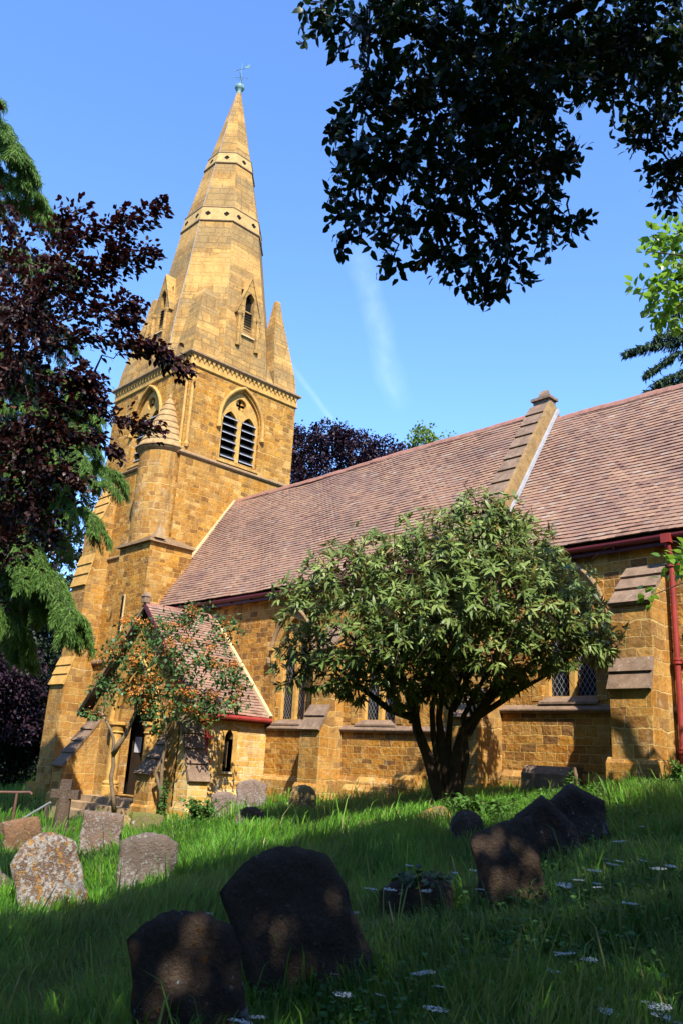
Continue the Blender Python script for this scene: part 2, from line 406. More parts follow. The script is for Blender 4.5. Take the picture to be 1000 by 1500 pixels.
# --- tower walls
mb = MB()
bel_c_e, bel_c_s = 16.47, -25.60
BW, BZ0, BZS = 1.72, 10.05, 11.55
openE = arch(bel_c_e, BW, BZ0, BZS, .82)
openS = arch(bel_c_s, BW, BZ0, BZS, .82)
slitS = [(-23.95, 3.6), (-23.78, 3.6), (-23.78, 4.75), (-23.95, 4.75)]
mb.panel((XT,0,0), EY, EZ, [(YS,-3),(YN,-3),(YN,13.15),(YS,13.15)], [openE], .3)
mb.panel((0,YS,0), EX, EZ, [(XW,-3),(XT,-3),(XT,13.15),(XW,13.15)], [openS], .3)
mb.panel((XW,0,0), -EY, EZ, [(-YN,-3),(-YS,-3),(-YS,13.15),(-YN,13.15)])
mb.panel((0,YN,0), -EX, EZ, [(-XT,-3),(-XW,-3),(-XW,13.15),(-XT,13.15)])
part(mb, 'tower_wall', M['rubble'])
# --- belfry windows
def belfry(P, U, uc):
    N = Vector(U).cross(EZ)
    def at(d): return Vector(P) - N*d
    mb = MB()
    lw = .66
    lights = [arch(uc+s*.42, lw, BZ0+.02, 11.45, .85) for s in (-1, 1)]
    mb.panel(at(.10), U, EZ, arch(uc, BW, BZ0-.01, BZS, .82, grow=-.004), lights + [circle(uc, 12.34, .24, 24)], .16)
    # sill
    s0 = Vector(P)+Vector(U)*(uc-BW/2-.05)
    w = part(mb, 'belfry_window', M['dress'])
    mb = MB()
    for s in (-1, 1):
        for k in range(6):
            z = BZ0+.10+k*.30
            a = at(.10) + Vector(U)*(uc+s*.42-lw/2+.005) + EZ*z
            prof = [a, a+EZ*.03, a+EZ*.28-N*.28, a+EZ*.25-N*.28]
            mb.extrude([p + N*.03 for p in prof], Vector(U)*(lw-.01))
    part(mb, 'louvres', M['slate'], w)
    mb = MB()
    for s in (-1, 1):
        for k in range(6):
            a = at(.10) + Vector(U)*(uc+s*.42-lw/2+.007) + EZ*(BZ0+.098+k*.30) + N*.036
            mb.extrude([a, a+N*.012, a+N*.012+EZ*.035, a+EZ*.035], Vector(U)*(lw-.014))
    part(mb, 'louvre_lit_edges', M['lead'], w)  # pale strips paint the sunlight on the slat edges
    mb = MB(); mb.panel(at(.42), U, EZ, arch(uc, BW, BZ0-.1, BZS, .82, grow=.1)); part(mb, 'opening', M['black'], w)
    mb = MB()
    for rr, dz in ((.06,0),):
        pts = [Vector(P)+Vector(U)*u+EZ*v+N*.04 for u, v in arch(uc, BW, 11.2, BZS, .82, 10, .12)[1:]]
        pts = pts + [Vector(P)+Vector(U)*(uc-BW/2-.12)+EZ*11.2+N*.04]
        mb.tube(pts, .065, 8)
        for e in (pts[0], pts[-1]): mb.lathe((e.x, e.y), [(.02, e.z-.12), (.1, e.z-.06), (.1, e.z+.04), (.03, e.z+.1)], 8)
    part(mb, 'hood_mould', M['dress'], w)
    mb = MB()
    sp = [Vector(P)+Vector(U)*(uc-BW/2-.06)+EZ*(BZ0-.16)-N*.05, Vector(P)+Vector(U)*(uc-BW/2-.06)+EZ*(BZ0-.16)+N*.05, Vector(P)+Vector(U)*(uc-BW/2-.06)+EZ*(BZ0-.07)+N*.05, Vector(P)+Vector(U)*(uc-BW/2-.06)+EZ*(BZ0+.03)-N*.25]
    mb.extrude(sp, Vector(U)*(BW+.12)); part(mb, 'sill', M['dress'], w)
    for k in range(4):     # foil cusps inside the oculus
        mb = MB()
        q = PI/4+k*PI/2; c = at(.20) + Vector(U)*(uc+.2*math.cos(q)) + EZ*(12.34+.2*math.sin(q))
        t = at(.20) + Vector(U)*(uc+.07*math.cos(q)) + EZ*(12.34+.07*math.sin(q)); n_ = Vector(U)*(-math.sin(q))+EZ*math.cos(q)
        mb.extrude([c+n_*.1, c-n_*.1, t], -N*.06)
        part(mb, 'foil', M['dress'], w)
belfry((XT,0,0), EY, bel_c_e); belfry((0,YS,0), EX, bel_c_s)
# angle shafts at the upper corner
mb = MB()
for (x, y) in ((XT-.12, YS-.01), (XT+.01, YS+.16)):
    mb.lathe((x, y), [(.07, 10.0), (.09, 10.1), (.055, 10.2), (.055, 12.4), (.09, 12.5), (.09, 12.6), (.03, 12.75)], 10)
part(mb, 'angle_shaft', M['dress'], smooth=False)
# strings
def ring_string(name, z, h, pj, mat, x0=XW, x1=XT, y0=YS, y1=YN):
    mb = MB()
    prof = [(-.02,z-h/2), (pj*.5,z-h/2), (pj,z-h*.2), (pj,z+h*.1), (-.02,z+h*.6)]
    c = [(x1,y0),(x1,y1),(x0,y1),(x0,y0)]; dx = [(1,-1),(1,1),(-1,1),(-1,-1)]
    vs = []
    for (x,y),(sx,sy) in zip(c, dx):
        for p, zz in prof: vs.append((x+sx*p, y+sy*p, zz))
    n = len(prof); fs = []
    for k in range(4):
        k2 = (k+1) % 4
        for i in range(n-1): fs.append((k*n+i, k2*n+i, k2*n+i+1, k*n+i+1))
    mb.add(vs, fs); return part(mb, name, mat)
ring_string('string_course', 9.78, .16, .09, M['mould'])
ring_string('string_course', 6.52, .14, .07, M['mould'])
ring_string('string_course', 2.80, .2, .12, M['cap'])
ring_string('cornice', 13.10, .12, .06, M['dress'])
ring_string('cornice', 13.56, .2, .16, M['mould'])
mb = MB(); mb.box(XW-.03, XT+.03, YS-.03, YN+.03, 13.13, 13.50); part(mb, 'cornice', M['dress'])
mb = MB()
for k in range(24):
    u = YS+.08+k*(YN-YS-.16)/23
    mb.extrude([(XT+.02,u-.075,13.46),(XT+.02,u+.075,13.46),(XT+.02,u,13.28)], (.06,0,0))
for k in range(26):
    u = XW+.08+k*(XT-XW-.16)/25
    mb.extrude([(u-.075,YS-.02,13.46),(u+.075,YS-.02,13.46),(u,YS-.02,13.28)], (0,-.06,0))
part(mb, 'dogtooth', M['dress'])
# --- spire
mb = MB()
prof = [(2.52,13.60),(2.40,14.8),(2.22,16.2),(1.93,18.0),(1.5,21.1),(.87,24.35),(.09,28.30)]
k8 = 1/math.cos(PI/8)
mb.lathe((CX,CY), [(r*k8, z) for r, z in prof], 8, a0=PI/8)
for sx, sy in ((1,-1),(1,1),(-1,1),(-1,-1)):      # broaches
    c = Vector((CX+sx*2.60, CY+sy*2.42, 13.6)); a = Vector((CX+sx*1.0, CY+sy*2.45, 13.6)); b_ = Vector((CX+sx*2.62, CY+sy*1.0, 13.6)); d = Vector((CX+sx*1.2, CY+sy*1.2, 16.6)); i_ = Vector((CX, CY, 13.6))
    mb.add([c,a,b_,d,i_], [(0,1,3),(0,3,2),(1,4,3),(4,2,3)])
def sr(z):
    for (r0,z0),(r1,z1) in zip(prof, prof[1:]):
        if z0 <= z <= z1: return r0+(r1-r0)*(z-z0)/(z1-z0)
spire = part(mb, 'spire', M['spire'])
def spire_band(z0, z1, per):
    mb = MB(); e = .035
    mb.lathe((CX,CY), [((sr(z0)+.004)*k8, z0), ((sr(z0)+e)*k8, z0+.01), ((sr(z1)+e)*k8, z1-.01), ((sr(z1)+.004)*k8, z1)], 8, a0=PI/8)
    b = part(mb, 'spire_band', M['band'], spire)
    mb = MB()
    for z in (z0, z1):
        mb.lathe((CX,CY), [((sr(z)+.01)*k8, z-.05), ((sr(z)+.06)*k8, z-.02), ((sr(z)+.06)*k8, z+.02), ((sr(z)+.01)*k8, z+.06)], 8, a0=PI/8)
    part(mb, 'band_moulding', M['mould'], spire)
    zc = (z0+z1)/2; r = sr(zc)+e
    for k in range(8):
        a = k*PI/4; N = Vector((math.cos(a), math.sin(a), .2)).normalized(); T = Vector((-math.sin(a), math.cos(a), 0)); W = N.cross(T)
        for u in ([0] if per == 1 else [-.24*r, .24*r]):
            c = Vector((CX+r*math.cos(a), CY+r*math.sin(a), zc)) + T*u + N*.004
            R_ = .10; mb = MB()
            for j in range(4):
                q = j*PI/2; cc = c + T*(R_*.55*math.cos(q)) + W*(R_*.55*math.sin(q)) + N*(.002*j)
                mb.extrude([cc + T*(R_*.56*math.cos(2*PI*i/10)) + W*(R_*.56*math.sin(2*PI*i/10)) for i in range(10)], N*.006)
            part(mb, 'quatrefoil', M['black'], spire)
spire_band(20.45, 21.15, 2); spire_band(23.72, 24.32, 1)
# --- pinnacles
for sx, sy in ((1,-1),(1,1),(-1,-1),(-1,1)):
    mb = MB(); rings = []
    for z, o, i_ in ((13.6, 2.62, 1.50), (14.3, 2.56, 1.48), (15.6, 2.32, 1.5), (16.35, 2.18, 1.55), (16.7, 1.98, 1.5), (16.75, 1.9, 1.5)) if (sx, sy) == (1, -1) else ((13.6, 2.62, 1.50), (14.3, 2.56, 1.48), (15.9, 2.27, 1.58), (16.9, 2.08, 1.70), (17.7, 1.97, 1.78), (17.75, 1.93, 1.82)):
        rings.append([(CX+sx*o, CY+sy*(o-.18), z), (CX+sx*i_, CY+sy*(o-.18), z), (CX+sx*i_, CY+sy*(i_-.18), z), (CX+sx*o, CY+sy*(i_-.18), z)])
    vs = [p for r in rings for p in r]; fs = []
    for i in range(len(rings)-1):
        for k in range(4):
            f = (i*4+k, i*4+(k+1) % 4, (i+1)*4+(k+1) % 4, (i+1)*4+k)
            fs.append(f if sx*sy < 0 else f[::-1])
    n = len(rings)-1; fs.append(tuple(n*4+k for k in range(4)) if sx*sy < 0 else tuple(n*4+k for k in (3,2,1,0)))
    if sx*sy < 0: fs = [f[::-1] for f in fs]
    else: fs = [f for f in fs]
    mb.add(vs, fs); part(mb, 'pinnacle', M['spire'])
# --- lucarnes
def lucarne(P, U):
    U = Vector(U); N = U.cross(EZ); P = Vector(P)
    op = arch(0, .42, 15.3, 16.75, 1.0)
    ol = [(-.5,14.75),(.5,14.75),(.5,16.25),(0,17.75),(-.5,16.25)]
    mb = MB(); mb.panel(P, U, EZ, ol, [op], .3)
    for a, b in ((0,1),(1,2),(2,3),(3,4),(4,0)):
        A = P+U*ol[a][0]+EZ*ol[a][1]; B = P+U*ol[b][0]+EZ*ol[b][1]
        mb.add([A, B, B-N*1.1, A-N*1.1], [(0,3,2,1)])
    o = part(mb, 'lucarne', M['spire'])
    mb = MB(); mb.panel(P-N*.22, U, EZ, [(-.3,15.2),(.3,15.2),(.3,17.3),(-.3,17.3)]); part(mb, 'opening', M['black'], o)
    mb = MB()
    for k in range(9):
        z = 15.32+k*.12; a = P - N*.08 - U*.205 + EZ*z
        mb.extrude([a, a+EZ*.02, a+EZ*.10-N*.12, a+EZ*.08-N*.12], U*.41)
    part(mb, 'louvres', M['slate'], o)
    mb = MB()
    for s in (-1, 1):
        a = P + N*.03 + U*(s*.58) + EZ*16.1; t = P + N*.03 + EZ*17.80
        mb.extrude([a, a+EZ*.07, t+EZ*.04, t-EZ*.04], -N*.75)
    part(mb, 'gable_coping', M['spire'], o)
    mb = MB()
    for s in (-1, 1):
        c = P + U*(s*.44) + N*.04
        mb.lathe((c.x, c.y), [(.10,14.7),(.10,14.8),(.07,14.85),(.07,15.95),(.11,16.05),(.11,16.15)], 10)
    part(mb, 'shaft', M['spire'], o)
    mb = MB(); a = P - U*.3 + EZ*15.2
    mb.extrude([a-N*.1, a+N*.08, a+N*.08+EZ*.05, a-N*.1+EZ*.12], U*.6); part(mb, 'sill', M['fillet'], o)
    mb = MB(); mb.box(-.01,.01,-.01,.01,0,.01)
lucarne((CX+2.40, CY, 0), EY); lucarne((CX, CY-2.40, 0), EX)
# --- spire top
mb = MB(); mb.lathe((CX,CY), [(.10,28.2),(.12,28.3),(.07,28.36),(.17,28.45),(.22,28.55),(.2,28.66),(.1,28.74),(.03,28.8)], 14); ball = part(mb, 'finial', M['copper'], smooth=True)
mb = MB()
mb.tube([(CX,CY,28.75),(CX,CY,29.95)], [.02,.010], 6)
mb.tube([(CX-.22,CY-.22,29.15),(CX+.22,CY+.22,29.15)], .011, 5); mb.tube([(CX+.22,CY-.22,29.15),(CX-.22,CY+.22,29.15)], .011, 5)
for sx, sy in ((1,1),(-1,-1),(1,-1),(-1,1)):
    mb.tube([(CX,CY,29.0),(CX+sx*.09,CY+sy*.09,29.04),(CX+sx*.13,CY+sy*.13,29.15)], .009, 4)
    mb.box(CX+sx*.22-.03, CX+sx*.22+.03, CY+sy*.22-.006, CY+sy*.22+.006, 29.11, 29.19)
mb.tube([(CX-.28,CY-.15,29.62),(CX+.30,CY+.16,29.62)], .010, 5)
mb.extrude([(CX+.12,CY+.06,29.62),(CX+.34,CY+.18,29.57),(CX+.37,CY+.19,29.78),(CX+.22,CY+.12,29.72)], (.010,-.010,0))
mb.extrude([(CX-.28,CY-.15,29.57),(CX-.38,CY-.2,29.62),(CX-.28,CY-.15,29.67)], (.010,-.010,0))
part(mb, 'weathervane', M['copper'])
mb = MB()
pts = []
for z in np.linspace(28.2, 13.7, 24):
    r = sr(min(max(z,13.6),28.29)); a = -PI/2 + PI/8
    pts.append((CX+(r*k8+.02)*math.cos(a), CY+(r*k8+.02)*math.sin(a), z))
mb.tube(pts, .009, 5); part(mb, 'lightning_conductor', M['lead'])

# --- buttress builder
def buttress(org, U, OUT, w, stages, top, mat=None, capmat=None, plinth=None, ncap=3):
    """stages bottom to top: (z0, z1, depth); between them weatherings; 'top' = z where the last slope meets the wall"""
    org, U, OUT = Vector(org), Vector(U), Vector(OUT)
    prof = [(-.05, stages[0][0])]; slopes = []
    for i, (z0, z1, d) in enumerate(stages):
        prof += [(d, z0), (d, z1)]
        nd, nz = (stages[i+1][2], stages[i+1][0]) if i+1 < len(stages) else (0.0, top)
        slopes.append((d, z1, nd, nz))
    prof += [(0.0, top), (-.05, top)]
    mb = MB(); mb.extrude([org + OUT*d + EZ*z for d, z in prof], U*w)
    if plinth:
        zt, e = plinth; d0 = stages[0][2]
        pp = [(-.05, stages[0][0]), (d0+e, stages[0][0]), (d0+e, zt), (d0+.004, zt+e*1.1), (-.05, zt+e*1.1)]
        mb.extrude([org - U*e + OUT*d + EZ*z for d, z in pp], U*(w+2*e))
    b = part(mb, 'buttress', mat or M['ashlar'])
    for d0, z0, d1, z1 in slopes:
        L_ = math.hypot(d0-d1, z1-z0)
        if L_ < .1: continue
        mb = MB()
        t = (OUT*(d1-d0) + EZ*(z1-z0))/L_; nn = (OUT*(z1-z0) + EZ*(d0-d1))/L_
        n = max(2, min(ncap+1, round(L_/.36)))
        s0 = org + OUT*d0 + EZ*z0 - U*.025; P_ = [s0 - t*.05 - nn*.01]
        for k in range(n):
            P_ += [s0 + t*(L_*k/n - (.05 if k == 0 else .0)) + nn*.07, s0 + t*(L_*(k+1)/n) + nn*.024]
        P_.append(s0 + t*L_ - nn*.01)
        mb.extrude(P_, U*(w+.05)); part(mb, 'weathering', capmat or M['cap'], b)
    return b
# tower buttress towards the south at the west end
buttress((-28.1, YS, 0), EX, -EY, 1.05, [(-3,2.0,1.0),(2.95,5.5,.74),(6.65,7.85,.54)], 9.35, M['ashlar'], M['dress'])
buttress((XW, YS+.05, 0), EY, -EX, 1.0, [(-3,2.0,1.0),(2.95,5.5,.74),(6.65,7.85,.54)], 9.35, M['ashlar'], M['dress'])
mb = MB(); mb.box(-28.4, -26.9, YS-1.2, YS+.1, -3, -1.25); mb.box(-28.5,-23,YS-.25,YS+.1,-3,-.6); part(mb, 'plinth', M['ashlar'])
# --- stair turret
mb = MB(); mb.box(-24.62, -22.72, 13.2, 14.8, -3, 6.42); part(mb, 'turret_base', M['rubble'])
mb = MB()
x0, x1, y0, y1 = -24.68, -22.66, 13.14, 14.75
for k, (zz, o) in enumerate(((6.38,.05),(6.47,-.09),(6.56,-.22))):
    mb.box(x0-o, x1+o, y0-o, y1+o, zz, zz+.085)
for (x, y) in ((-22.75,13.25),(-24.5,13.28)):
    mb.add([(x-.22,y-.1,6.9),(x+.22,y-.1,6.9),(x+.22,y+.3,6.9),(x-.22,y+.3,6.9),(x,y+.12,7.2)] if False else [(x-.2,y,6.5),(x+.2,y,6.5),(x+.2,y+.4,6.5),(x-.2,y+.4,6.5),(x,y+.25,7.05)], [(0,1,4),(1,2,4),(2,3,4),(3,0,4)])
part(mb, 'turret_weathering', M['mould'])
TC = (-23.93, 13.98); TR = .80
mb = MB(); mb.lathe(TC, [(TR,6.3),(TR,9.82)], 28); part(mb, 'stair_turret', M['ashlar'], smooth=False)
mb = MB()
cone = [(TR+.02, 9.76), (TR+.10, 9.84), (TR+.10, 9.90)]
nst = 8
for k in range(nst):
    r0 = (TR+.07)*(1-(k/nst))**1.0 + .06; r1 = (TR+.07)*(1-((k+1)/nst)) + .06
    z0 = 9.90 + 2.05*k/nst; z1 = 9.90 + 2.05*(k+1)/nst
    cone += [(r0+.02, z0), (r0+.025, z0+.03), (r1+.0, z1)]
cone += [(.07, 12.0), (.02, 12.15)]
mb.lathe(TC, cone, 28); part(mb, 'turret_roof', M['cone'])
mb = MB(); mb.lathe((-24.72,14.0), [(.1,7.4),(.1,9.6),(.14,9.7),(.14,9.78)], 10); part(mb, 'turret_shaft', M['dress'])
mb = MB(); mb.box(-24.02,-23.86,13.17,13.22,3.55,4.75); sl = part(mb, 'slit_window', M['fillet'])
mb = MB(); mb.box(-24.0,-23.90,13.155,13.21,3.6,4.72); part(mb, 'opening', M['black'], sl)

# --- tiled roofs
def tiles(A, B, up, length, gauge=.108, tw=.165, lip=.027, mb=None, trim0=0.0, trim1=0.0, nrm_=None):
    """A->B eaves line, 'up' slope unit vector; separate tiles, each a thin tilted slab. trim: the ends run in by trim*s (slanted edge)"""
    mb = mb or MB(); A, B, up = Vector(A), Vector(B), Vector(up); t = (B-A).normalized(); L_ = (B-A).length
    nn = t.cross(up).normalized()
    if nn.z < 0: nn = -nn
    n = int(length/gauge)
    for k in range(n):
        s0 = k*gauge; s1 = min(s0+gauge+.012, length)
        a0 = trim0*s0; a1 = L_-trim1*s0
        x = a0 - (tw*.5 if k % 2 else 0)
        while x < a1:
            xa, xb = max(x, a0), min(x+tw-.004, a1); x += tw
            if xb-xa < .01: continue
            h = lip + random.uniform(-.004, .006); j = random.uniform(-.005,.005)
            wv = nn*(.018*math.sin(xa*.9+1)+.012*math.sin(xa*2.3+s0*1.7)+.012*math.sin(s0*1.9+xa*.4))
            p = A + up*(s0+j) + wv
            q0, q1 = p+t*xa, p+t*xb; r0, r1 = A+up*s1+t*xa+wv, A+up*s1+t*xb+wv
            mb.add([q0, q1, q0+nn*h, q1+nn*(h+random.uniform(-.003,.003)), r0+nn*.006, r1+nn*.006], [(0,1,3,2),(2,3,5,4),(0,2,4),(1,5,3)], random.random())
    return mb
def fix_up(mb): return mb
NRZ, NEZ, NEY = 8.59, 4.29, 13.70
up = Vector((0, CY-NEY, NRZ-NEZ)); NSL = up.length; up.normalize()
mb = tiles((XT+.02,NEY,NEZ), (XG0+.02,NEY,NEZ), up, NSL)
part(mb, 'nave_roof', M['tile'])
mb = MB()   # roof body under the tiles and the hidden north slope
mb.extrude([(XT+.01,NEY+.04,NEZ-.06),(XT+.01,CY,NRZ-.06),(XT+.01,2*CY-NEY-.02,NEZ-.02),(XT+.01,2*CY-NEY-.1,NEZ-.14),(XT+.01,CY,NRZ-.2),(XT+.01,NEY+.1,NEZ-.14)], (XG0-XT,0,0))
part(mb, 'roof_boarding', M['wood'])
mb = tiles((XG0,2*CY-NEY,NEZ), (XT,2*CY-NEY,NEZ), Vector((0,NEY-CY,NRZ-NEZ)).normalized(), NSL, gauge=.4, tw=1.2)
part(mb, 'nave_roof', M['tile'])
CRZ, CEZ, CEY, XC = 8.26, 4.20, 13.75, 3.0
upc = Vector((0, CY-CEY, CRZ-CEZ)); CSL = upc.length; upc.normalize()
mb = tiles((XG1-.02,CEY,CEZ), (XC,CEY,CEZ), upc, CSL); part(mb, 'chancel_roof', M['tile'])
mb = MB(); mb.extrude([(XG1,CEY+.04,CEZ-.06),(XG1,CY,CRZ-.06),(XG1,2*CY-CEY-.02,CEZ-.02),(XG1,2*CY-CEY-.1,CEZ-.14),(XG1,CY,CRZ-.2),(XG1,CEY+.1,CEZ-.14)], (XC-XG1,0,0)); part(mb, 'roof_boarding', M['wood'])
mb = tiles((XC,2*CY-CEY,CEZ), (XG1,2*CY-CEY,CEZ), Vector((0,CEY-CY,CRZ-CEZ)).normalized(), CSL, gauge=.4, tw=1.2); part(mb, 'chancel_roof', M['tile'])
def ridge(x0, x1, y, z, mat, size=.11):
    mb = MB(); n = int((x1-x0)/.33)
    for i in range(n):
        a = x0+(x1-x0)*i/n; b = x0+(x1-x0)*(i+1)/n - .012; j = random.uniform(-.008,.008) + .018*math.sin((a-x0)*.9+1)
        mb.extrude([(a,y-size,z-.10+j),(a,y-size*.62,z-.0+j),(a,y,z+.055+j),(a,y+size*.62,z+j),(a,y+size,z-.10+j)], (b-a,0,0), random.random())
    return part(mb, 'ridge_tiles', mat)
ridge(XT+.02, XG0, CY, NRZ, M['ridge']); ridge(XG1, XC, CY, CRZ, M['ridge'])
# mortar fillet against the tower
mb = MB(); a = Vector((XT-.01,NEY,NEZ)); nn = Vector((0,-up.z,up.y))
mb.extrude([a+nn*.02, a+nn*.09, a+up*(NSL)+nn*.09, a+up*NSL+nn*.02], (.10,0,0)); part(mb, 'roof_flashing', M['fillet'])
# gutters
def gutter(x0, x1, y, z, name):
    mb = MB()
    mb.box(x0, x1, y+.10, y+.14, z-.24, z-.03); mb.tube([(x0,y+.055,z-.10),(x1,y+.055,z-.10)], .06, 10)
    n = int((x1-x0)/.9)
    for i in range(n+1):
        x = x0+.1+(x1-x0-.2)*i/n; mb.box(x-.015,x+.015,y+.03,y+.12,z-.19,z-.15)
    mb.box(x0, x1, y+.141, y+.32, z-.20, z-.17)
    return part(mb, name, M['red_dark'])
gutter(XT+.3, XG0, NEY, NEZ, 'nave_gutter'); gutter(XG1+.02, XC, CEY, CEZ, 'chancel_gutter')

# --- nave and chancel walls
WIN_N = [(-16.32, .93, 2.55), (-13.30, .93, 2.55)]
WIN_C = [(-8.36, 1.39, 2.75), (-5.0, 1.39, 2.75)]
WW = 1.18
nave_holes = [arch(c, WW, z0-.1, zs, .9) for c, z0, zs in WIN_N]
mb = MB(); mb.panel((0,YN0,0), EX, EZ, [(XT,-3),(XG1,-3),(XG1,NEZ),(XT,NEZ)], nave_holes, .28)
mb.panel((0,2*CY-YN0,0), -EX, EZ, [(-XG1,-3),(-XT,-3),(-XT,NEZ),(-XG1,NEZ)])
part(mb, 'nave_wall', M['rubble_low'])
ch_holes = [arch(c, WW, z0-.1, zs, .9) for c, z0, zs in WIN_C]
mb = MB(); mb.panel((0,YN0,0), EX, EZ, [(XG1,-3),(XC,-3),(XC,CEZ),(XG1,CEZ)], ch_holes, .28)
mb.panel((0,2*CY-YN0,0), -EX, EZ, [(-XC,-3),(-XG1,-3),(-XG1,CEZ),(-XC,CEZ)])
mb.panel((XC-.02,0,0), EY, EZ, [(YN0,-3),(2*CY-YN0,-3),(2*CY-YN0,CEZ),(CY,CRZ-.2),(YN0,CEZ)])
part(mb, 'chancel_wall', M['rubble_low'])
def lancet_window(c, z0, zs):
    mb = MB()
    lw = .44; ap = zs + .55
    lights = [arch(c+s*.28, lw, z0, zs-.05, 1.0) for s in (-1,1)]
    mb.panel((0,YN0+.14,0), EX, EZ, arch(c, WW, z0-.12, zs, .9, grow=-.003), lights + [circle(c, zs+.52, .14, 16, 4)], .14)
    w = part(mb, 'window', M['dress'])
    mb = MB(); mb.panel((0,YN0+.24,0), EX, EZ, arch(c, WW, z0-.1, zs, .9, grow=.02)); part(mb, 'leaded_glass', M['glass'], w)
    mb = MB()     # quoin surround, a little proud of the rubble
    outer = []
    ring = arch(c, WW, z0-.1, zs, .9, 8, .20); hole = arch(c, WW, z0-.1, zs, .9)
    mb.panel((0,YN0-.012,0), EX, EZ, ring, [ [(u, v+(1e-3 if i < 2 else 0)) for i, (u, v) in enumerate(hole)] ], .02, sidew=True)
    part(mb, 'jamb', M['ashlar'], w)
    mb = MB(); mb.extrude([(c-WW/2-.04,YN0+.16,z0-.16),(c-WW/2-.04,YN0-.05,z0-.16),(c-WW/2-.04,YN0-.05,z0-.12),(c-WW/2-.04,YN0+.16,z0+.0)], (WW+.08,0,0)); part(mb, 'sill', M['cap'], w)
    mb = MB()
    pts = [(u, YN0-.05, v) for u, v in arch(c, WW, zs-.1, zs, .9, 8, .24)[1:]] + [(c-WW/2-.24, YN0-.05, zs-.1)]
    mb.tube(pts, .055, 8)
    for e in (pts[0], pts[-1]): mb.lathe((e[0], e[1]-.03), [(.02,e[2]-.2),(.09,e[2]-.1),(.1,e[2]+.02),(.03,e[2]+.06)], 8)
    part(mb, 'hood_mould', M['mould'], w)
for c, z0, zs in WIN_N + WIN_C: lancet_window(c, z0, zs)
# wall strings and plinths
def hstring(x0, x1, z, h=.14, pj=.1, mat='cap', y=YN0):
    mb = MB(); mb.extrude([(x0,y+.02,z-h/2),(x0,y-pj*.6,z-h/2),(x0,y-pj,z-h*.15),(x0,y-pj,z),(x0,y+.02,z+h*.75)], (x1-x0,0,0)); return part(mb, 'string_course', M[mat])
hstring(-17.12, -15.02, .70); hstring(-14.36, -10.5, .70); hstring(-9.84, -7.06, 1.13); hstring(-6.32, XC, 1.13)
mb = MB()
def plinth(x0, x1, zt): mb.extrude([(x0,YN0+.02,-3),(x0,YN0-.11,-3),(x0,YN0-.11,zt),(x0,YN0+.02,zt+.14)], (x1-x0,0,0))
plinth(-17.1,-15.04,-.55); plinth(-14.32,-10.52,-.45); plinth(-9.82,-7.15,-.12); plinth(-6.24,XC,.1)
part(mb, 'plinth', M['ashlar'])
# nave and chancel buttresses
buttress((-15.02,YN0,0), EX, -EY, .66, [(-3,.66,.72),(1.22,2.55,.42)], 3.2, M['ashlar'], M['cap'], (-.62,.07), 2)
buttress((-10.52,YN0,0), EX, -EY, .66, [(-3,.95,.78),(1.5,2.9,.5)], 3.6, M['ashlar'], M['cap'], (-.35,.07), 2)
buttress((-7.05,YN0,0), EX, -EY, .72, [(-3,1.42,.88),(1.92,2.86,.74)], 3.66, M['ashlar'], M['cap'], (.2,.08), 3)
# gable between nave and chancel with coping
mb = MB()
mb.panel((XG0,0,0), -EY, EZ, [(-(2*CY-YN0),4.2),(-YN0,4.2),(-CY,8.6)]); mb.panel((XG1,0,0), EY, EZ, [(YN0-.02,3.9),(2*CY-YN0,3.9),(CY,8.6)])
part(mb, 'gable_wall', M['dress'])
mb = MB(); n = 12
for side in (1, -1):
    for k in range(n):
        s0, s1 = NSL*k/n+.02, NSL*(k+1)/n
        def pt(s, h): return Vector((0, NEY+up.y*s - up.z*h, NEZ+up.z*s + up.y*h))
        pr = [pt(s0,.0), pt(s0,.26), pt(s1-.008,.225), pt(s1-.008,.0)]
        if side < 0: pr = [Vector((0, 2*CY-p.y, p.z)) for p in pr]
        mb.extrude([p + EX*(XG0-.06) for p in pr], (XG1-XG0+.04,0,0), random.random())
cop = part(mb, 'gable_coping', M['cap'])
mb = MB()
for k in range(n):
    s0, s1 = NSL*k/n, NSL*(k+1)/n-.006
    def pt(s, h): return Vector((XG1-.02, NEY+up.y*s - up.z*h, NEZ+up.z*s + up.y*h))
    mb.extrude([pt(s0,-.15), pt(s0,.235), pt(s1,.235), pt(s1,-.15)], (.10,0,0))
part(mb, 'gable_coping', M['fillet2'])
mb = MB()
def pt(s, h): return Vector((XG1+.08, NEY+up.y*s - up.z*h, NEZ+up.z*s + up.y*h))
mb.extrude([pt(0,-.11), pt(0,-.03), pt(NSL,-.03), pt(NSL,-.11)], (.05,0,0)); part(mb, 'roof_flashing', M['lead'])
mb = MB()
mb.box(XG0+.0,XG1-.02,CY-.15,CY+.15,8.5,8.84); mb.box(XG0-.05,XG1+.03,CY-.2,CY+.2,8.84,8.91)
mb.extrude([(XG0+.12,CY-.13,8.90),(XG0+.12,CY+.13,8.90),(XG0+.12,CY+.08,9.06),(XG0+.12,CY+.01,9.16),(XG0+.12,CY-.08,9.04)], (.22,0,0))
part(mb, 'finial', M['cap'])
mb = MB(); mb.box(XG0-.08, XG1+.06, NEY-.28, YN0, 3.95, 4.38); part(mb, 'kneeler', M['dress'])
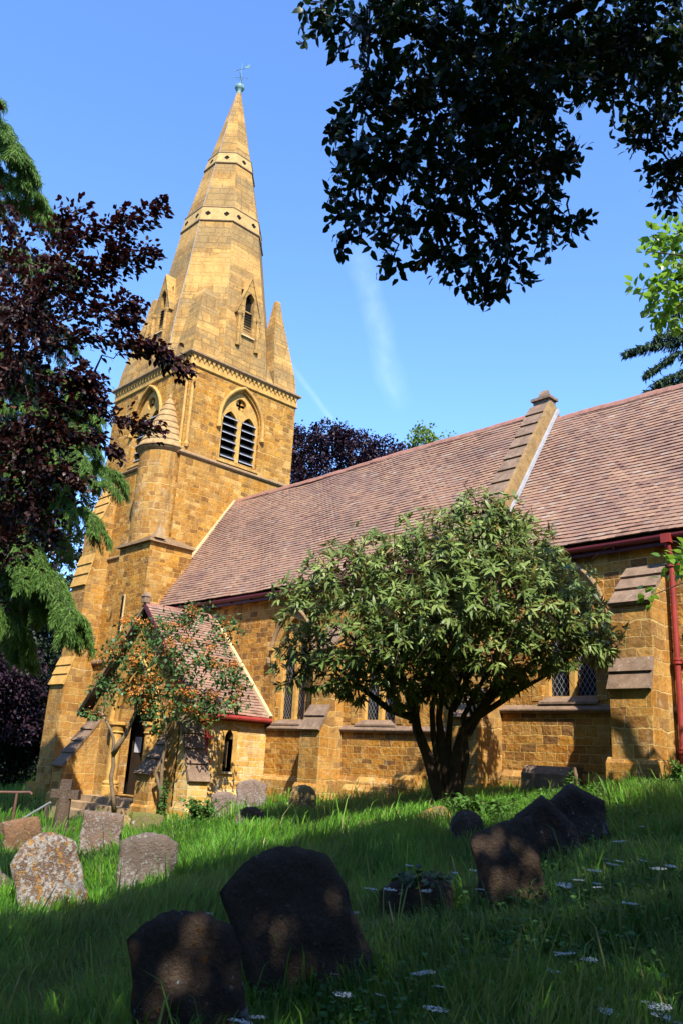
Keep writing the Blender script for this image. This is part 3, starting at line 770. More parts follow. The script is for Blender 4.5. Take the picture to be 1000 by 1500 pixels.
# downpipe
def downpipe(x, y, z1, z0, mat, horiz=None):
    mb = MB()
    mb.tube([(x,y-.14,z1+.05),(x,y-.10,z1-.12),(x,y,z1-.32),(x,y,z0)], .050, 12)
    d = part(mb, 'downpipe', mat)
    for z in (z1-.42, (z1+z0)/2+.1, z0+.85, z0+.55):
        mb = MB()
        mb.lathe((x,y), [(.058,z-.05),(.075,z-.045),(.075,z-.015),(.064,z-.012),(.064,z+.012),(.075,z+.015),(.075,z+.045),(.058,z+.05)], 12)
        mb.box(x-.11,x+.11,y+.03,y+.12,z-.02,z+.02); part(mb, 'collar', mat, d)
    mb = MB(); mb.box(x-.08,x+.08,y-.2,y-.02,z1-.06,z1+.10); part(mb, 'hopper', mat, d)
downpipe(-6.19, YN0-.13, 4.02, -.4, M['red'])
mb = MB(); mb.lathe((-17.0,13.93), [(.03,2.3),(.08,2.4),(.1,2.58),(.1,2.68)], 8); mb.box(-17.1,-16.9,13.78,14.02,2.66,2.74); part(mb, 'corbel', M['dress'])

# --- porch
PXW, PXE, PYF = -22.85, -17.15, 11.92
PRX, PRZ, PEZ = -20.0, 3.83, .92
mb = MB()
door_o = arch(-20.15, 1.9, -1.2, .55, .95)
mb.panel((0,PYF,0), EX, EZ, [(PXW,-3),(PXE,-3),(PXE,.78),(PRX,3.68),(PXW,.78)], [door_o], .45)
part(mb, 'porch_wall', M['ashlar'])
mb = MB()
lan = arch(12.82, .26, -.42, .36, 1.0)
mb.panel((PXE,0,0), EY, EZ, [(PYF,-3),(YN0,-3),(YN0,.88),(PYF,.88)], [lan], .22)
part(mb, 'porch_wall', M['porch_stone'])
mb = MB(); mb.panel((PXW,0,0), -EY, EZ, [(-YN0,-3),(-PYF,-3),(-PYF,.88),(-YN0,.88)])
part(mb, 'porch_wall', M['ashlar'])
mb = MB(); ring = arch(12.82, .26, -.42, .36, 1.0, 8, .14); ring[0] = (12.82-.27, -.52); ring[1] = (12.82+.27, -.52)
mb.panel((PXE+.012,0,0), EY, EZ, ring, [lan], .2, sidew=True); pw = part(mb, 'lancet', M['dress'])
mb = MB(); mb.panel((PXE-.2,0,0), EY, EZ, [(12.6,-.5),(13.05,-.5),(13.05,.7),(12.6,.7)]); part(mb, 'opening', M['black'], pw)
mb = MB(); mb.box(PXE-.1,PXE+.06,12.66,12.98,-.47,-.422); part(mb, 'sill', M['fillet'], pw)
# porch roof
ue = Vector((PRX-(-17.0), 0, PRZ-PEZ)); PSL = ue.length; ue.normalize()
mb = tiles((-17.0,11.7,PEZ), (-17.0,YN0-.02,PEZ), ue, PSL, gauge=.11); 
uw = Vector((3.0, 0, PRZ-PEZ)).normalized()
tiles((-23.0+.02,YN0-.02,PEZ), (-23.0+.02,11.7,PEZ), uw, PSL, gauge=.11, mb=mb); part(mb, 'porch_roof', M['tile'])
mb = MB(); mb.extrude([(-17.05,11.72,PEZ-.05),(PRX,11.72,PRZ-.05),(-22.98,11.72,PEZ-.02),(-22.9,11.72,PEZ-.13),(PRX,11.72,PRZ-.15),(-17.1,11.72,PEZ-.13)], (0,YN0-11.74,0)); part(mb, 'roof_boarding', M['wood'])
mb = MB()
for i in range(7):
    a = 11.68+i*.33; mb.extrude([(PRX-.12,a,PRZ-.09),(PRX-.07,a,PRZ+.02),(PRX,a,PRZ+.06),(PRX+.07,a,PRZ+.02),(PRX+.12,a,PRZ-.09)], (0,.32,0))
part(mb, 'ridge_tiles', M['ridge'])
for s, x in ((1,-17.0),(-1,-23.0)):
    mb = MB()
    a = Vector((x,11.66,PEZ)); t = Vector((PRX,11.66,PRZ)); mb.extrude([a-EZ*.10, a+EZ*.03, t+EZ*.04, t-EZ*.10], (0,.06,0))
    part(mb, 'verge_board', M['red_dark'] if s > 0 else M['mould'])
mb = MB(); mb.box(PRX-.09,PRX+.09,11.6,11.78,PRZ+.03,PRZ+.2); mb.add([(PRX-.11,11.58,PRZ+.2),(PRX+.11,11.58,PRZ+.2),(PRX+.11,11.8,PRZ+.2),(PRX-.11,11.8,PRZ+.2),(PRX,11.69,PRZ+.36)], [(0,1,4),(1,2,4),(2,3,4),(3,0,4)]); part(mb, 'finial', M['cap'])
mb = MB(); nn = Vector((ue.z,0,-ue.x)); a = Vector((-17.0,YN0-.10,PEZ))
mb.extrude([a+nn*.02, a+nn*.10, a+ue*PSL+nn*.10, a+ue*PSL+nn*.02], (0,.1,0)); part(mb, 'roof_flashing', M['fillet'])
mb = MB(); mb.tube([(-16.96,11.72,PEZ-.05),(-16.96,YN0-.03,PEZ-.05)], .06, 10); mb.box(-17.08,-17.03,11.72,YN0-.03,PEZ-.14,PEZ-.0); part(mb, 'porch_gutter', M['red'])
downpipe(-17.04, 12.08, .80, -1.4, M['red'])
# doorway
mb = MB(); mb.panel((0,PYF-.02,0), EX, EZ, arch(-20.15, 1.9, -1.2, .55, .95, 8, .25), [[(u, v+(.001 if i < 2 else 0)) for i, (u, v) in enumerate(door_o)]], .1, sidew=True)
dw = part(mb, 'doorway', M['dress'])
for x in (-21.02, -19.28):
    mb = MB(); mb.lathe((x, PYF-.02), [(.24,-1.25),(.24,-1.0),(.2,-.97),(.22,-.92),(.2,-.88),(.155,-.85),(.15,.36),(.19,.40),(.17,.44),(.2,.56),(.25,.60),(.25,.68)], 18)
    part(mb, 'colonnette', M['dress'], dw, smooth=False)
mb = MB(); mb.tube([(u, PYF-.08, v) for u, v in arch(-20.15, 1.9, .6, .55, .95, 10, .18)[1:]] + [(-21.28,PYF-.08,.6)], .08, 8); part(mb, 'arch_moulding', M['dress'], dw)
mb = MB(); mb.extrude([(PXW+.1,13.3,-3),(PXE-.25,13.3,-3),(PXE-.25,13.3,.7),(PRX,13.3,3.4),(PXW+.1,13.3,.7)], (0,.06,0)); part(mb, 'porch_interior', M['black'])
mb = MB(); mb.box(-20.95,-19.35,13.22,13.28,-1.2,1.3); dr = part(mb, 'door', M['wood'])
mb = MB(); mb.box(-21.35,-21.02,12.70,12.71,-.10,.32); mb.box(-21.42,-20.95,12.715,12.75,-.45,.45) if False else None
nb = part(mb, 'notice', M['paper'])
mb = MB(); mb.box(-21.5,-20.9,12.712,12.76,-3,1.2); part(mb, 'notice_board', M['wood'])
# steps
for k, (dz, w, y) in enumerate(((-1.24,1.25,11.3),(-1.40,1.5,10.95),(-1.56,1.8,10.6))):
    mb = MB(); mb.box(-20.15-w,-20.15+w,y,PYF+.4,-3,dz); part(mb, 'step', M['step'])
# porch buttresses
buttress((-22.6,PYF,0), EX, -EY, .62, [(-3,-.55,.95)], .75, M['ashlar'], M['cap'], (-1.3,.05), 4)
buttress((-18.2,PYF,0), EX, -EY, .62, [(-3,-.55,.95)], .75, M['ashlar'], M['cap'], (-1.3,.05), 4)
buttress((PXE,PYF-.55,0), EY, EX, .55, [(-3,-.62,.55)], .75, M['porch_stone'], M['cap'], (-1.3,.05), 4)
mb = MB(); mb.box(PXE-.6,PXE,PYF-.55,PYF,-3,.72); part(mb, 'buttress', M['ashlar'])
mb = MB(); mb.extrude([(PXE-.02,PYF,-3),(PXE+.09,PYF,-3),(PXE+.09,PYF,-.95),(PXE-.02,PYF,-.84)], (0,YN0-PYF-.12,0)); part(mb, 'plinth', M['porch_stone'])

# ------------------------------------------------------------------ skeletons (metres) of the plants
SHRUB = [(-10.0, 8.72, 2.45, 0.5), (-10.24, 9.08, 1.73, 0.45), (-9.42, 8.99, 2.88, 0.61), (-9.23, 9.17, 1.9, 0.65), (-8.72, 9.52, 3.01, 0.66), (-8.4, 9.36, 2.08, 0.73), (-8.03, 9.86, 3.21, 0.67), (-7.66, 9.6, 2.27, 0.76), (-7.56, 10.21, 3.55, 0.65), (-7.24, 10.04, 2.61, 0.77), (-7.29, 10.85, 3.43, 0.55), (-6.96, 10.7, 2.49, 0.73), (-6.8, 11.43, 2.6, 0.59), (-6.81, 12.03, 2.25, 0.53), (-7.03, 11.17, 1.93, 0.53), (-7.38, 10.24, 1.83, 0.57), (-8.31, 10.08, 1.7, 0.48), (-6.81, 12.45, 1.98, 0.31), (-10.47, 9.02, 1.34, 0.28), (-8.98, 9.55, 1.62, 0.43), (-7.59, 10.16, 3.94, 0.35), (-7.27, 10.53, 3.86, 0.3), (-9.52, 9.68, 3.5, 0.42), (-8.82, 10.27, 3.83, 0.42), (-7.55, 11.84, 3.33, 0.52), (-9.43, 10.67, 2.84, 0.95), (-8.56, 11.46, 3.13, 1.07), (-8.91, 10.13, 1.52, 0.53), (-9.36, 9.73, 1.35, 0.4), (-8.65, 10.77, 1.39, 0.47), (-9.85, 9.36, 1.36, 0.4), (-8.19, 11.2, 1.5, 0.43), (-7.62, 11.4, 1.72, 0.42), (-8.87, 10.4, 2.05, 0.56), (-10.12, 9.23, 1.35, 0.29), (-6.96, 11.86, 1.91, 0.37), (-9.18, 10.12, 1.22, 0.36), (-8.83, 10.65, 1.21, 0.34), (-9.65, 9.64, 1.19, 0.31), (-8.46, 11.16, 1.29, 0.34), (-7.94, 11.48, 1.47, 0.34)]
HANG = [(-3.78, 3.08, 5.36, 0.21), (-3.61, 3.41, 5.37, 0.31), (-3.38, 3.78, 5.43, 0.42), (-3.1, 4.29, 5.63, 0.49), (-2.84, 4.89, 5.91, 0.51), (-2.54, 5.52, 6.26, 0.54), (-2.35, 6.04, 6.22, 0.49), (-3.57, 3.41, 4.76, 0.28), (-3.3, 3.71, 4.74, 0.38), (-3.09, 4.18, 4.87, 0.42), (-2.87, 4.61, 5.1, 0.38), (-2.7, 5.3, 5.68, 0.32), (-3.66, 3.39, 4.25, 0.25), (-3.37, 3.59, 4.15, 0.32), (-3.15, 3.95, 4.2, 0.35), (-2.97, 4.37, 4.36, 0.33), (-2.79, 4.65, 4.5, 0.23), (-3.72, 3.49, 3.87, 0.21), (-3.47, 3.66, 3.73, 0.22), (-3.24, 3.92, 3.7, 0.27), (-3.05, 4.22, 3.83, 0.3), (-2.84, 4.53, 3.96, 0.25), (-2.74, 4.79, 3.97, 0.11), (-3.12, 4.16, 3.43, 0.16), (-3.29, 3.97, 3.47, 0.14), (-2.99, 4.4, 3.55, 0.18), (-3.13, 4.24, 3.23, 0.08), (-3.54, 3.71, 3.47, 0.1), (-3.84, 3.47, 3.63, 0.08), (-2.51, 5.87, 5.53, 0.27), (-2.47, 6.08, 5.14, 0.23), (-2.61, 5.87, 5.3, 0.13), (-2.51, 6.13, 4.94, 0.17), (-3.73, 3.24, 4.43, 0.12)]
BEECH = [(-8.37, 2.88, 5.16, 0.46), (-8.18, 3.06, 4.48, 0.52), (-8.44, 3.04, 3.9, 0.56), (-8.29, 3.31, 3.31, 0.44), (-8.57, 3.2, 2.87, 0.48), (-8.44, 3.52, 2.46, 0.33), (-8.78, 3.36, 2.02, 0.37), (-9.06, 2.93, 4.76, 0.64), (-8.87, 2.66, 5.82, 0.32), (-7.82, 3.06, 5.35, 0.21), (-7.8, 3.24, 4.66, 0.29), (-7.8, 3.51, 3.71, 0.26), (-9.65, 2.72, 4.52, 0.81), (-9.92, 3.1, 2.97, 0.81), (-9.17, 3.38, 2.4, 0.54), (-8.48, 3.47, 2.84, 0.37), (-9.87, 3.38, 1.77, 0.48), (-8.22, 3.45, 3.17, 0.29), (-8.55, 3.7, 2.13, 0.19)]
FROND = [[(-7.86, 2.89, 4.61), (-7.47, 3.08, 5.12), (-7.2, 3.3, 5.27), (-6.82, 3.61, 5.48)], [(-7.82, 2.96, 4.54), (-7.43, 3.27, 4.78), (-7.21, 3.45, 4.9), (-6.94, 3.69, 5.01)], [(-7.62, 2.93, 5.1), (-7.51, 2.95, 5.32), (-7.42, 2.99, 5.45)], [(-7.77, 3.13, 4.28), (-7.45, 3.41, 4.44), (-7.22, 3.71, 4.28)], [(-7.86, 3.13, 4.07), (-7.6, 3.37, 4.15), (-7.36, 3.66, 4.07), (-7.07, 3.98, 4.02), (-6.94, 4.22, 3.81)], [(-7.37, 3.66, 4.05), (-7.18, 3.83, 4.12), (-7.06, 4.02, 3.96)], [(-7.91, 3.2, 3.79), (-7.68, 3.49, 3.67), (-7.62, 3.65, 3.47)], [(-7.98, 3.3, 3.38), (-7.72, 3.54, 3.46), (-7.46, 3.91, 3.27), (-7.24, 4.16, 3.22)], [(-8.03, 3.37, 3.1), (-7.73, 3.68, 3.12), (-7.59, 3.91, 2.94)], [(-8.24, 3.3, 2.74), (-7.99, 3.56, 2.76), (-7.9, 3.73, 2.6)], [(-8.08, 3.2, 3.37), (-7.79, 3.41, 3.59), (-7.61, 3.57, 3.68)], [(-7.61, 3.15, 4.63), (-7.38, 3.32, 4.78), (-7.12, 3.43, 5.18)], [(-7.47, 3.44, 4.3), (-7.23, 3.6, 4.52), (-7.16, 3.71, 4.45)]]
CEDAR = [[(-20.11, 4.16, 14.81), (-18.81, 5.29, 14.36), (-18.15, 5.76, 13.83)], [(-21.07, 4.58, 14.34), (-19.55, 5.81, 14.15), (-18.75, 6.48, 13.5)], [(-22.0, 4.97, 13.97), (-20.27, 6.33, 13.98), (-19.37, 7.06, 13.45)], [(-20.59, 4.82, 12.15), (-19.04, 6.18, 11.75), (-17.93, 7.07, 11.36)], [(-21.59, 5.31, 11.4), (-20.02, 6.76, 10.84), (-18.97, 7.67, 10.25)], [(-22.83, 6.13, 9.32), (-20.77, 7.96, 9.07), (-19.33, 9.32, 8.4)], [(-21.39, 5.94, 7.66), (-19.47, 7.66, 7.35), (-18.45, 8.52, 6.79)], [(-22.3, 6.3, 7.43), (-20.25, 8.29, 6.79), (-18.92, 9.38, 6.48)], [(-23.27, 6.75, 6.81), (-21.43, 8.58, 6.05), (-20.58, 9.37, 5.24)], [(-21.75, 6.44, 5.66), (-20.14, 8.02, 4.87), (-19.44, 8.75, 3.88), (-18.92, 9.2, 3.05)], [(-22.7, 6.86, 5.19), (-21.2, 8.42, 4.2), (-20.41, 9.1, 3.52), (-19.64, 9.69, 2.98)], [(-23.78, 7.47, 3.95), (-22.31, 8.86, 3.29), (-21.76, 9.33, 2.49)], [(-21.92, 6.69, 4.66), (-20.8, 7.78, 3.85), (-20.23, 8.43, 2.7)], [(-21.77, 5.57, 10.37), (-20.23, 7.06, 9.65), (-18.96, 8.26, 8.93)], [(-23.69, 7.33, 4.48), (-22.31, 8.56, 3.98), (-20.96, 9.74, 3.49)], [(-20.0, 4.0, 15.48), (-18.9, 4.84, 15.16), (-18.33, 5.35, 14.32)], [(-22.39, 6.43, 6.91), (-20.34, 8.42, 6.28), (-19.24, 9.39, 5.68)], [(-23.08, 6.49, 7.88), (-20.78, 8.6, 7.59), (-19.38, 9.85, 7.05)], [(-21.63, 6.28, 6.33), (-20.29, 7.94, 4.7), (-19.61, 8.43, 4.18)], [(-22.11, 6.04, 8.47), (-19.97, 7.91, 8.33), (-18.83, 8.97, 7.61)], [(-22.7, 5.95, 10.03), (-20.91, 7.54, 9.67), (-20.15, 8.31, 8.71)]]
PURP = [(-31.36, 12.81, 2.6, 1.28), (-31.49, 13.42, 0.9, 1.08), (-32.34, 12.23, 1.56, 1.54), (-30.91, 13.48, 2.15, 0.72)]
YEW = [(-33.43, 13.25, 3.54, 1.64), (-32.67, 14.49, 2.57, 1.09), (-33.37, 14.55, 0.71, 1.64), (-33.03, 15.46, -0.55, 1.09), (-34.22, 14.36, -0.9, 1.64), (-32.51, 15.66, 0.26, 0.6), (-33.69, 16.64, -1.34, 0.7), (-34.81, 12.4, 2.15, 2.19), (-35.37, 13.18, -0.99, 1.91), (-35.7, 14.88, 4.77, 1.19), (-34.96, 15.87, 4.26, 0.89), (-33.33, 13.04, 7.72, 1.41), (-33.54, 11.9, 9.83, 1.97), (-33.13, 13.95, 6.14, 1.07), (-34.53, 11.29, 12.3, 2.03), (-32.44, 14.89, 5.66, 1.07), (-32.55, 13.85, 7.78, 1.27), (-32.22, 15.27, 3.6, 0.67), (-32.82, 15.63, 1.33, 0.56), (-33.42, 15.73, 8.32, 0.78), (-32.7, 15.73, 10.06, 0.48)]
FARB = [(-25.84, 21.77, 12.84, 1.04), (-24.93, 22.51, 13.33, 0.89), (-24.18, 23.47, 12.97, 1.01), (-23.37, 24.36, 12.89, 0.84), (-25.63, 22.48, 11.73, 1.34), (-24.17, 23.97, 11.84, 1.19), (-22.77, 25.03, 12.79, 0.6), (-25.95, 21.41, 13.39, 0.54), (-24.47, 22.87, 13.65, 0.45)]
LIME = [(-23.83, 27.58, 14.84, 0.52), (-23.43, 28.12, 14.56, 0.39), (-22.95, 28.54, 14.75, 0.26), (-23.6, 28.35, 13.64, 0.97), (-24.22, 27.31, 14.5, 0.26)]
FIR = [[(-8.95, 23.98, 13.88), (-9.89, 23.29, 13.2), (-10.59, 22.64, 12.98), (-11.0, 22.3, 12.75)], [(-9.06, 24.13, 13.26), (-9.96, 23.39, 12.79), (-10.66, 22.92, 12.16)], [(-9.21, 24.34, 12.44), (-10.03, 23.67, 11.97), (-10.76, 23.06, 11.61)], [(-8.88, 23.88, 14.29), (-9.51, 23.49, 13.63), (-10.24, 22.88, 13.27)], [(-8.8, 23.77, 14.7), (-9.44, 23.21, 14.45), (-9.78, 23.13, 13.82)], [(-9.13, 24.24, 12.85), (-9.83, 23.75, 12.29), (-10.48, 23.21, 11.93)], [(-9.28, 24.44, 12.03), (-9.94, 23.9, 11.67), (-10.71, 23.17, 11.47)]]
LAUREL = [(-4.08, 9.19, 5.96, 0.19), (-3.95, 9.46, 6.34, 0.27), (-3.94, 9.66, 5.92, 0.31), (-4.19, 9.05, 5.99, 0.09), (-4.08, 8.97, 6.47, 0.11), (-3.94, 9.29, 6.76, 0.2), (-3.81, 9.71, 6.82, 0.36), (-4.07, 9.33, 5.67, 0.16), (-4.51, 10.46, 2.71, 0.21), (-4.42, 10.81, 2.81, 0.27), (-4.68, 9.89, 2.2, 0.09), (-3.44, 10.35, 6.24, 0.36), (-4.05, 11.39, 3.08, 0.32)]
ORNG = [(-16.2, 10.89, 3.01, 0.45), (-15.97, 11.54, 2.76, 0.42), (-16.68, 10.49, 2.74, 0.45), (-17.27, 9.96, 2.55, 0.42), (-17.48, 9.79, 2.06, 0.45), (-16.78, 10.29, 1.93, 0.57), (-16.12, 10.76, 2.11, 0.6), (-15.71, 11.45, 1.87, 0.47), (-15.7, 11.87, 1.6, 0.32), (-17.73, 9.87, 1.29, 0.41), (-18.21, 9.6, 0.73, 0.25), (-16.93, 10.31, 1.16, 0.53), (-16.3, 10.81, 1.2, 0.56), (-15.95, 11.53, 1.1, 0.44), (-16.93, 10.57, 0.57, 0.38), (-16.27, 11.24, 0.62, 0.31), (-17.96, 9.71, 1.44, 0.32), (-15.78, 11.99, 1.14, 0.25)]
OSTEM = [[[-18.05, 10.42, -1.46], [-17.97, 10.17, -0.68], [-17.83, 10.06, -0.08], [-17.78, 9.91, 0.37], [-17.86, 9.67, 0.74]], [[-17.84, 10.08, -0.15], [-17.55, 10.18, 0.31], [-17.21, 10.23, 1.01], [-16.97, 10.16, 1.77]], [[-17.34, 11.13, -1.35], [-17.09, 10.94, -0.32], [-16.91, 10.87, 0.29], [-16.85, 10.66, 0.89], [-16.91, 10.35, 1.48]], [[-16.91, 10.87, 0.29], [-16.55, 11.04, 0.76], [-16.05, 11.4, 1.17], [-15.76, 11.53, 1.56]], [[-17.26, 11.23, -1.37], [-17.23, 10.87, -0.48], [-16.9, 10.94, 0.14], [-16.64, 10.95, 0.75]]]
SSTEM = [[[-9.07, 11.26, -0.75], [-9.12, 10.87, 0.01], [-9.15, 10.52, 0.74], [-9.17, 10.27, 1.27], [-9.29, 9.87, 1.89]], [[-9.07, 11.26, -0.75], [-8.99, 10.96, 0.12], [-8.92, 10.71, 0.87], [-8.74, 10.61, 1.51], [-8.59, 10.4, 2.37]], [[-8.97, 11.35, -0.74], [-8.87, 11.08, 0.13], [-8.7, 10.93, 0.88], [-8.35, 11.01, 1.54], [-8.04, 10.96, 2.41]], [[-8.95, 11.38, -0.74], [-8.68, 11.19, 0.36], [-8.41, 11.28, 0.8], [-7.86, 11.65, 1.26], [-7.37, 12.01, 1.62], [-6.93, 12.24, 2.18]], [[-9.03, 11.3, -0.75], [-8.75, 11.16, 0.25], [-8.5, 11.04, 1.11], [-8.53, 10.69, 1.84]], [[-9.15, 10.52, 0.74], [-9.4, 10.21, 0.83], [-9.71, 9.71, 1.23], [-10.03, 9.2, 1.62]], [[-8.49, 11.21, 0.74], [-8.09, 11.41, 1.25], [-7.53, 11.76, 1.82], [-7.18, 11.84, 2.48]], [[-8.89, 11.43, -0.74], [-8.66, 11.3, 0.15], [-8.58, 11.1, 0.79], [-8.1, 11.23, 1.67], [-7.61, 11.31, 2.65]], [[-9.13, 11.19, -0.75], [-9.22, 10.75, 0.05], [-9.2, 10.51, 0.63], [-8.97, 10.47, 1.28], [-8.94, 10.13, 2.13]]]
CROWNB = [(-1.2,1.4,6.6,1.2),(-.6,3.0,7.6,1.6),(.9,1.0,8.0,1.8),(1.8,3.2,8.4,1.8),(.2,-.8,7.0,1.6),(2.8,-.5,7.8,1.9),(.6,4.9,7.6,1.4),(2.8,5.4,8.2,1.8),(1.6,7.0,6.8,1.4),(2.8,8.2,6.4,1.4),(1.6,9.4,6.0,1.1),(3.8,7.0,7.0,1.6),(4.6,3.0,7.4,2.0),(4.2,.6,7.0,1.8),(1.6,-2.4,6.6,1.6),(-1.2,.0,6.4,1.2),(3.0,-3.2,4.2,2.0),(.4,-4.0,4.2,2.0),(-2.4,-3.6,3.8,1.7),(4.8,-1.0,3.6,2.0),(5.8,3.0,3.6,2.0),(2.0,-4.6,1.8,1.8),(5.2,-3.4,2.0,1.8)]  # the low lumps at the end are unseen boughs added to block horizon skylight
PARSLEY = [(-4.06, 3.98, 0.55), (-3.4, 3.41, 0.9), (-3.35, 3.96, 0.75), (-3.21, 3.95, 0.6), (-2.73, 3.29, 0.95), (-3.29, 3.94, 0.8), (-2.89, 4.62, 0.65), (-2.52, 4.21, 1.0), (-2.53, 4.35, 0.85), (-2.72, 4.3, 0.7), (-2.09, 4.16, 0.55), (-1.81, 3.7, 0.9), (-1.91, 3.79, 0.75), (-1.85, 3.87, 0.6), (-4.9, 5.11, 0.95), (-4.62, 4.74, 0.8), (-5.09, 5.44, 0.65), (-4.62, 5.09, 1.0), (-4.39, 5.3, 0.85), (-4.18, 5.62, 0.7), (-3.99, 7.23, 0.55), (-3.39, 6.21, 0.9), (-3.54, 6.62, 0.75), (-3.55, 6.99, 0.6), (-2.87, 5.9, 0.95), (-2.97, 6.25, 0.8), (-3.43, 6.05, 0.65), (-3.38, 5.53, 1.0), (-3.44, 5.83, 0.85), (-3.27, 5.83, 0.7), (-3.09, 6.68, 0.55), (-3.45, 2.75, 0.9), (-3.58, 3.0, 0.75), (-3.73, 3.02, 0.6), (-5.47, 4.03, 0.95), (-4.78, 6.04, 0.8), (-4.97, 6.58, 0.65), (-3.39, 5.89, 1.0), (-5.4, 6.21, 0.85), (-2.17, 3.86, 0.7), (-3.56, 3.81, 0.55), (-2.74, 5.24, 0.9), (-5.46, 7.33, 0.75), (-4.27, 8.52, 0.6), (-3.75, 7.16, 0.95)]

# ------------------------------------------------------------------ headstones
def grave_mat(name, base, l1, l2, a1, a2, sc=7):
    m, nt, b = new_mat(name); q = NT(nt); geo = q.n('ShaderNodeTexCoord').outputs['Object']
    c = q.ramp(q.noise(geo, sc*.5, 6, .7), [(.25, tuple(x*.55 for x in base)), (.5, base), (.78, tuple(min(1, x*1.35) for x in base))])
    n0 = q.noise(geo, sc*.35, 3)
    n1 = q.noise(geo, sc*2.2, 7, .72); f1 = q.math('MULTIPLY', q.ramp(q.math('ADD', n1, q.math('MULTIPLY', q.math('SUBTRACT', n0, .5), .5)), [(.62-.22*a1, 0), (.66-.22*a1, 1)]), .9 if a1 > 0 else 0)
    c = q.mix(f1, c, l1)
    mp = q.n('ShaderNodeMapping'); mp.inputs['Location'].default_value = (5.3, 2.1, 8.7); q.l(geo, mp.inputs[0])
    n2 = q.noise(mp.outputs[0], sc*1.6, 7, .74); f2 = q.math('MULTIPLY', q.ramp(n2, [(.66-.22*a2, 0), (.71-.22*a2, 1)]), .85 if a2 > 0 else 0)
    c = q.mix(f2, c, l2)
    fine = q.noise(geo, sc*9, 4, .7); c = q.mix(q.ramp(fine, [(.45, 0), (.75, .5)]), c, (.06,.045,.035))
    q.l(c, b.inputs['Base Color']); b.inputs['Roughness'].default_value = .95; b.inputs['Specular IOR Level'].default_value = .15
    h = q.math('ADD', q.math('MULTIPLY', q.noise(geo, sc*3, 7, .7), 1.0), q.math('ADD', q.math('MULTIPLY', f1, .12), q.math('MULTIPLY', f2, .08)))
    q.bump(h, 1.0, .05, b); return m
WH, OG, GN = (.62,.60,.56), (.58,.30,.06), (.19,.20,.05)
GM = {
 'pied': grave_mat('lichened_stone', (.24,.15,.11), (.50,.47,.44), OG, .75, .6, 9),
 'brown': grave_mat('brown_stone', (.27,.15,.085), (.5,.47,.43), (.36,.28,.1), .25, .4, 7),
 'pale': grave_mat('pale_stone', (.29,.20,.155), (.48,.43,.39), OG, .55, .35, 12),
 'grey': grave_mat('grey_stone', (.22,.17,.14), (.38,.35,.32), (.33,.22,.11), .45, .3, 9),
 'green': grave_mat('mossy_stone', (.26,.19,.12), (.5,.48,.4), GN, .2, 1.1, 6),
 'pink': grave_mat('pinkish_stone', (.33,.235,.19), (.46,.43,.4), (.3,.26,.14), .4, .4, 9),
 'dark': grave_mat('dark_stone', (.14,.098,.072), (.42,.42,.42), (.26,.12,.022), .12, .35, 7),
 'dark2': grave_mat('weathered_dark_stone', (.165,.115,.08), (.32,.30,.27), (.22,.15,.07), .02, .2, 9),
 'tan': grave_mat('tan_stone', (.50,.33,.13), (.6,.5,.3), (.5,.36,.12), .5, .5, 8),
 'moss': grave_mat('orange_moss_stone', (.30,.22,.14), OG, GN, .7, .9, 6),
}
def top_profile(kind, w, h):
    p = []; n = 22
    for i in range(n+1):
        u = -w/2 + w*i/n; t = 2*u/w
        if kind == 'flat': z = h + .012*math.sin(7*u+1) - .02*t
        elif kind == 'segment': z = h - .16*w*(t*t)
        elif kind == 'arch': z = h - .30*w*abs(t)**2.2
        elif kind == 'arch2': z = h - .20*w*t*t - .05*w*t
        elif kind == 'slant2': z = h + .10*w*t - .05*w*t*t
        elif kind == 'round': z = h - w*.5*(1-math.sqrt(max(0, 1-t*t*.98)))
        elif kind == 'shoulder': z = h - (.10*w*(1-math.cos(min(abs(t)/.62,1)*PI))*.9 if abs(t) < .62 else .10*w*1.8 - .0)
        elif kind == 'peak': z = h - .34*w*abs(t)
        elif kind == 'peak_off': z = h - (.55*w*max(0, t-.1) + .30*w*max(0, .1-t))
        elif kind == 'slant': z = h - .12*w*(t+1) - .05*w*t*t
        p.append((u, z))
    return p
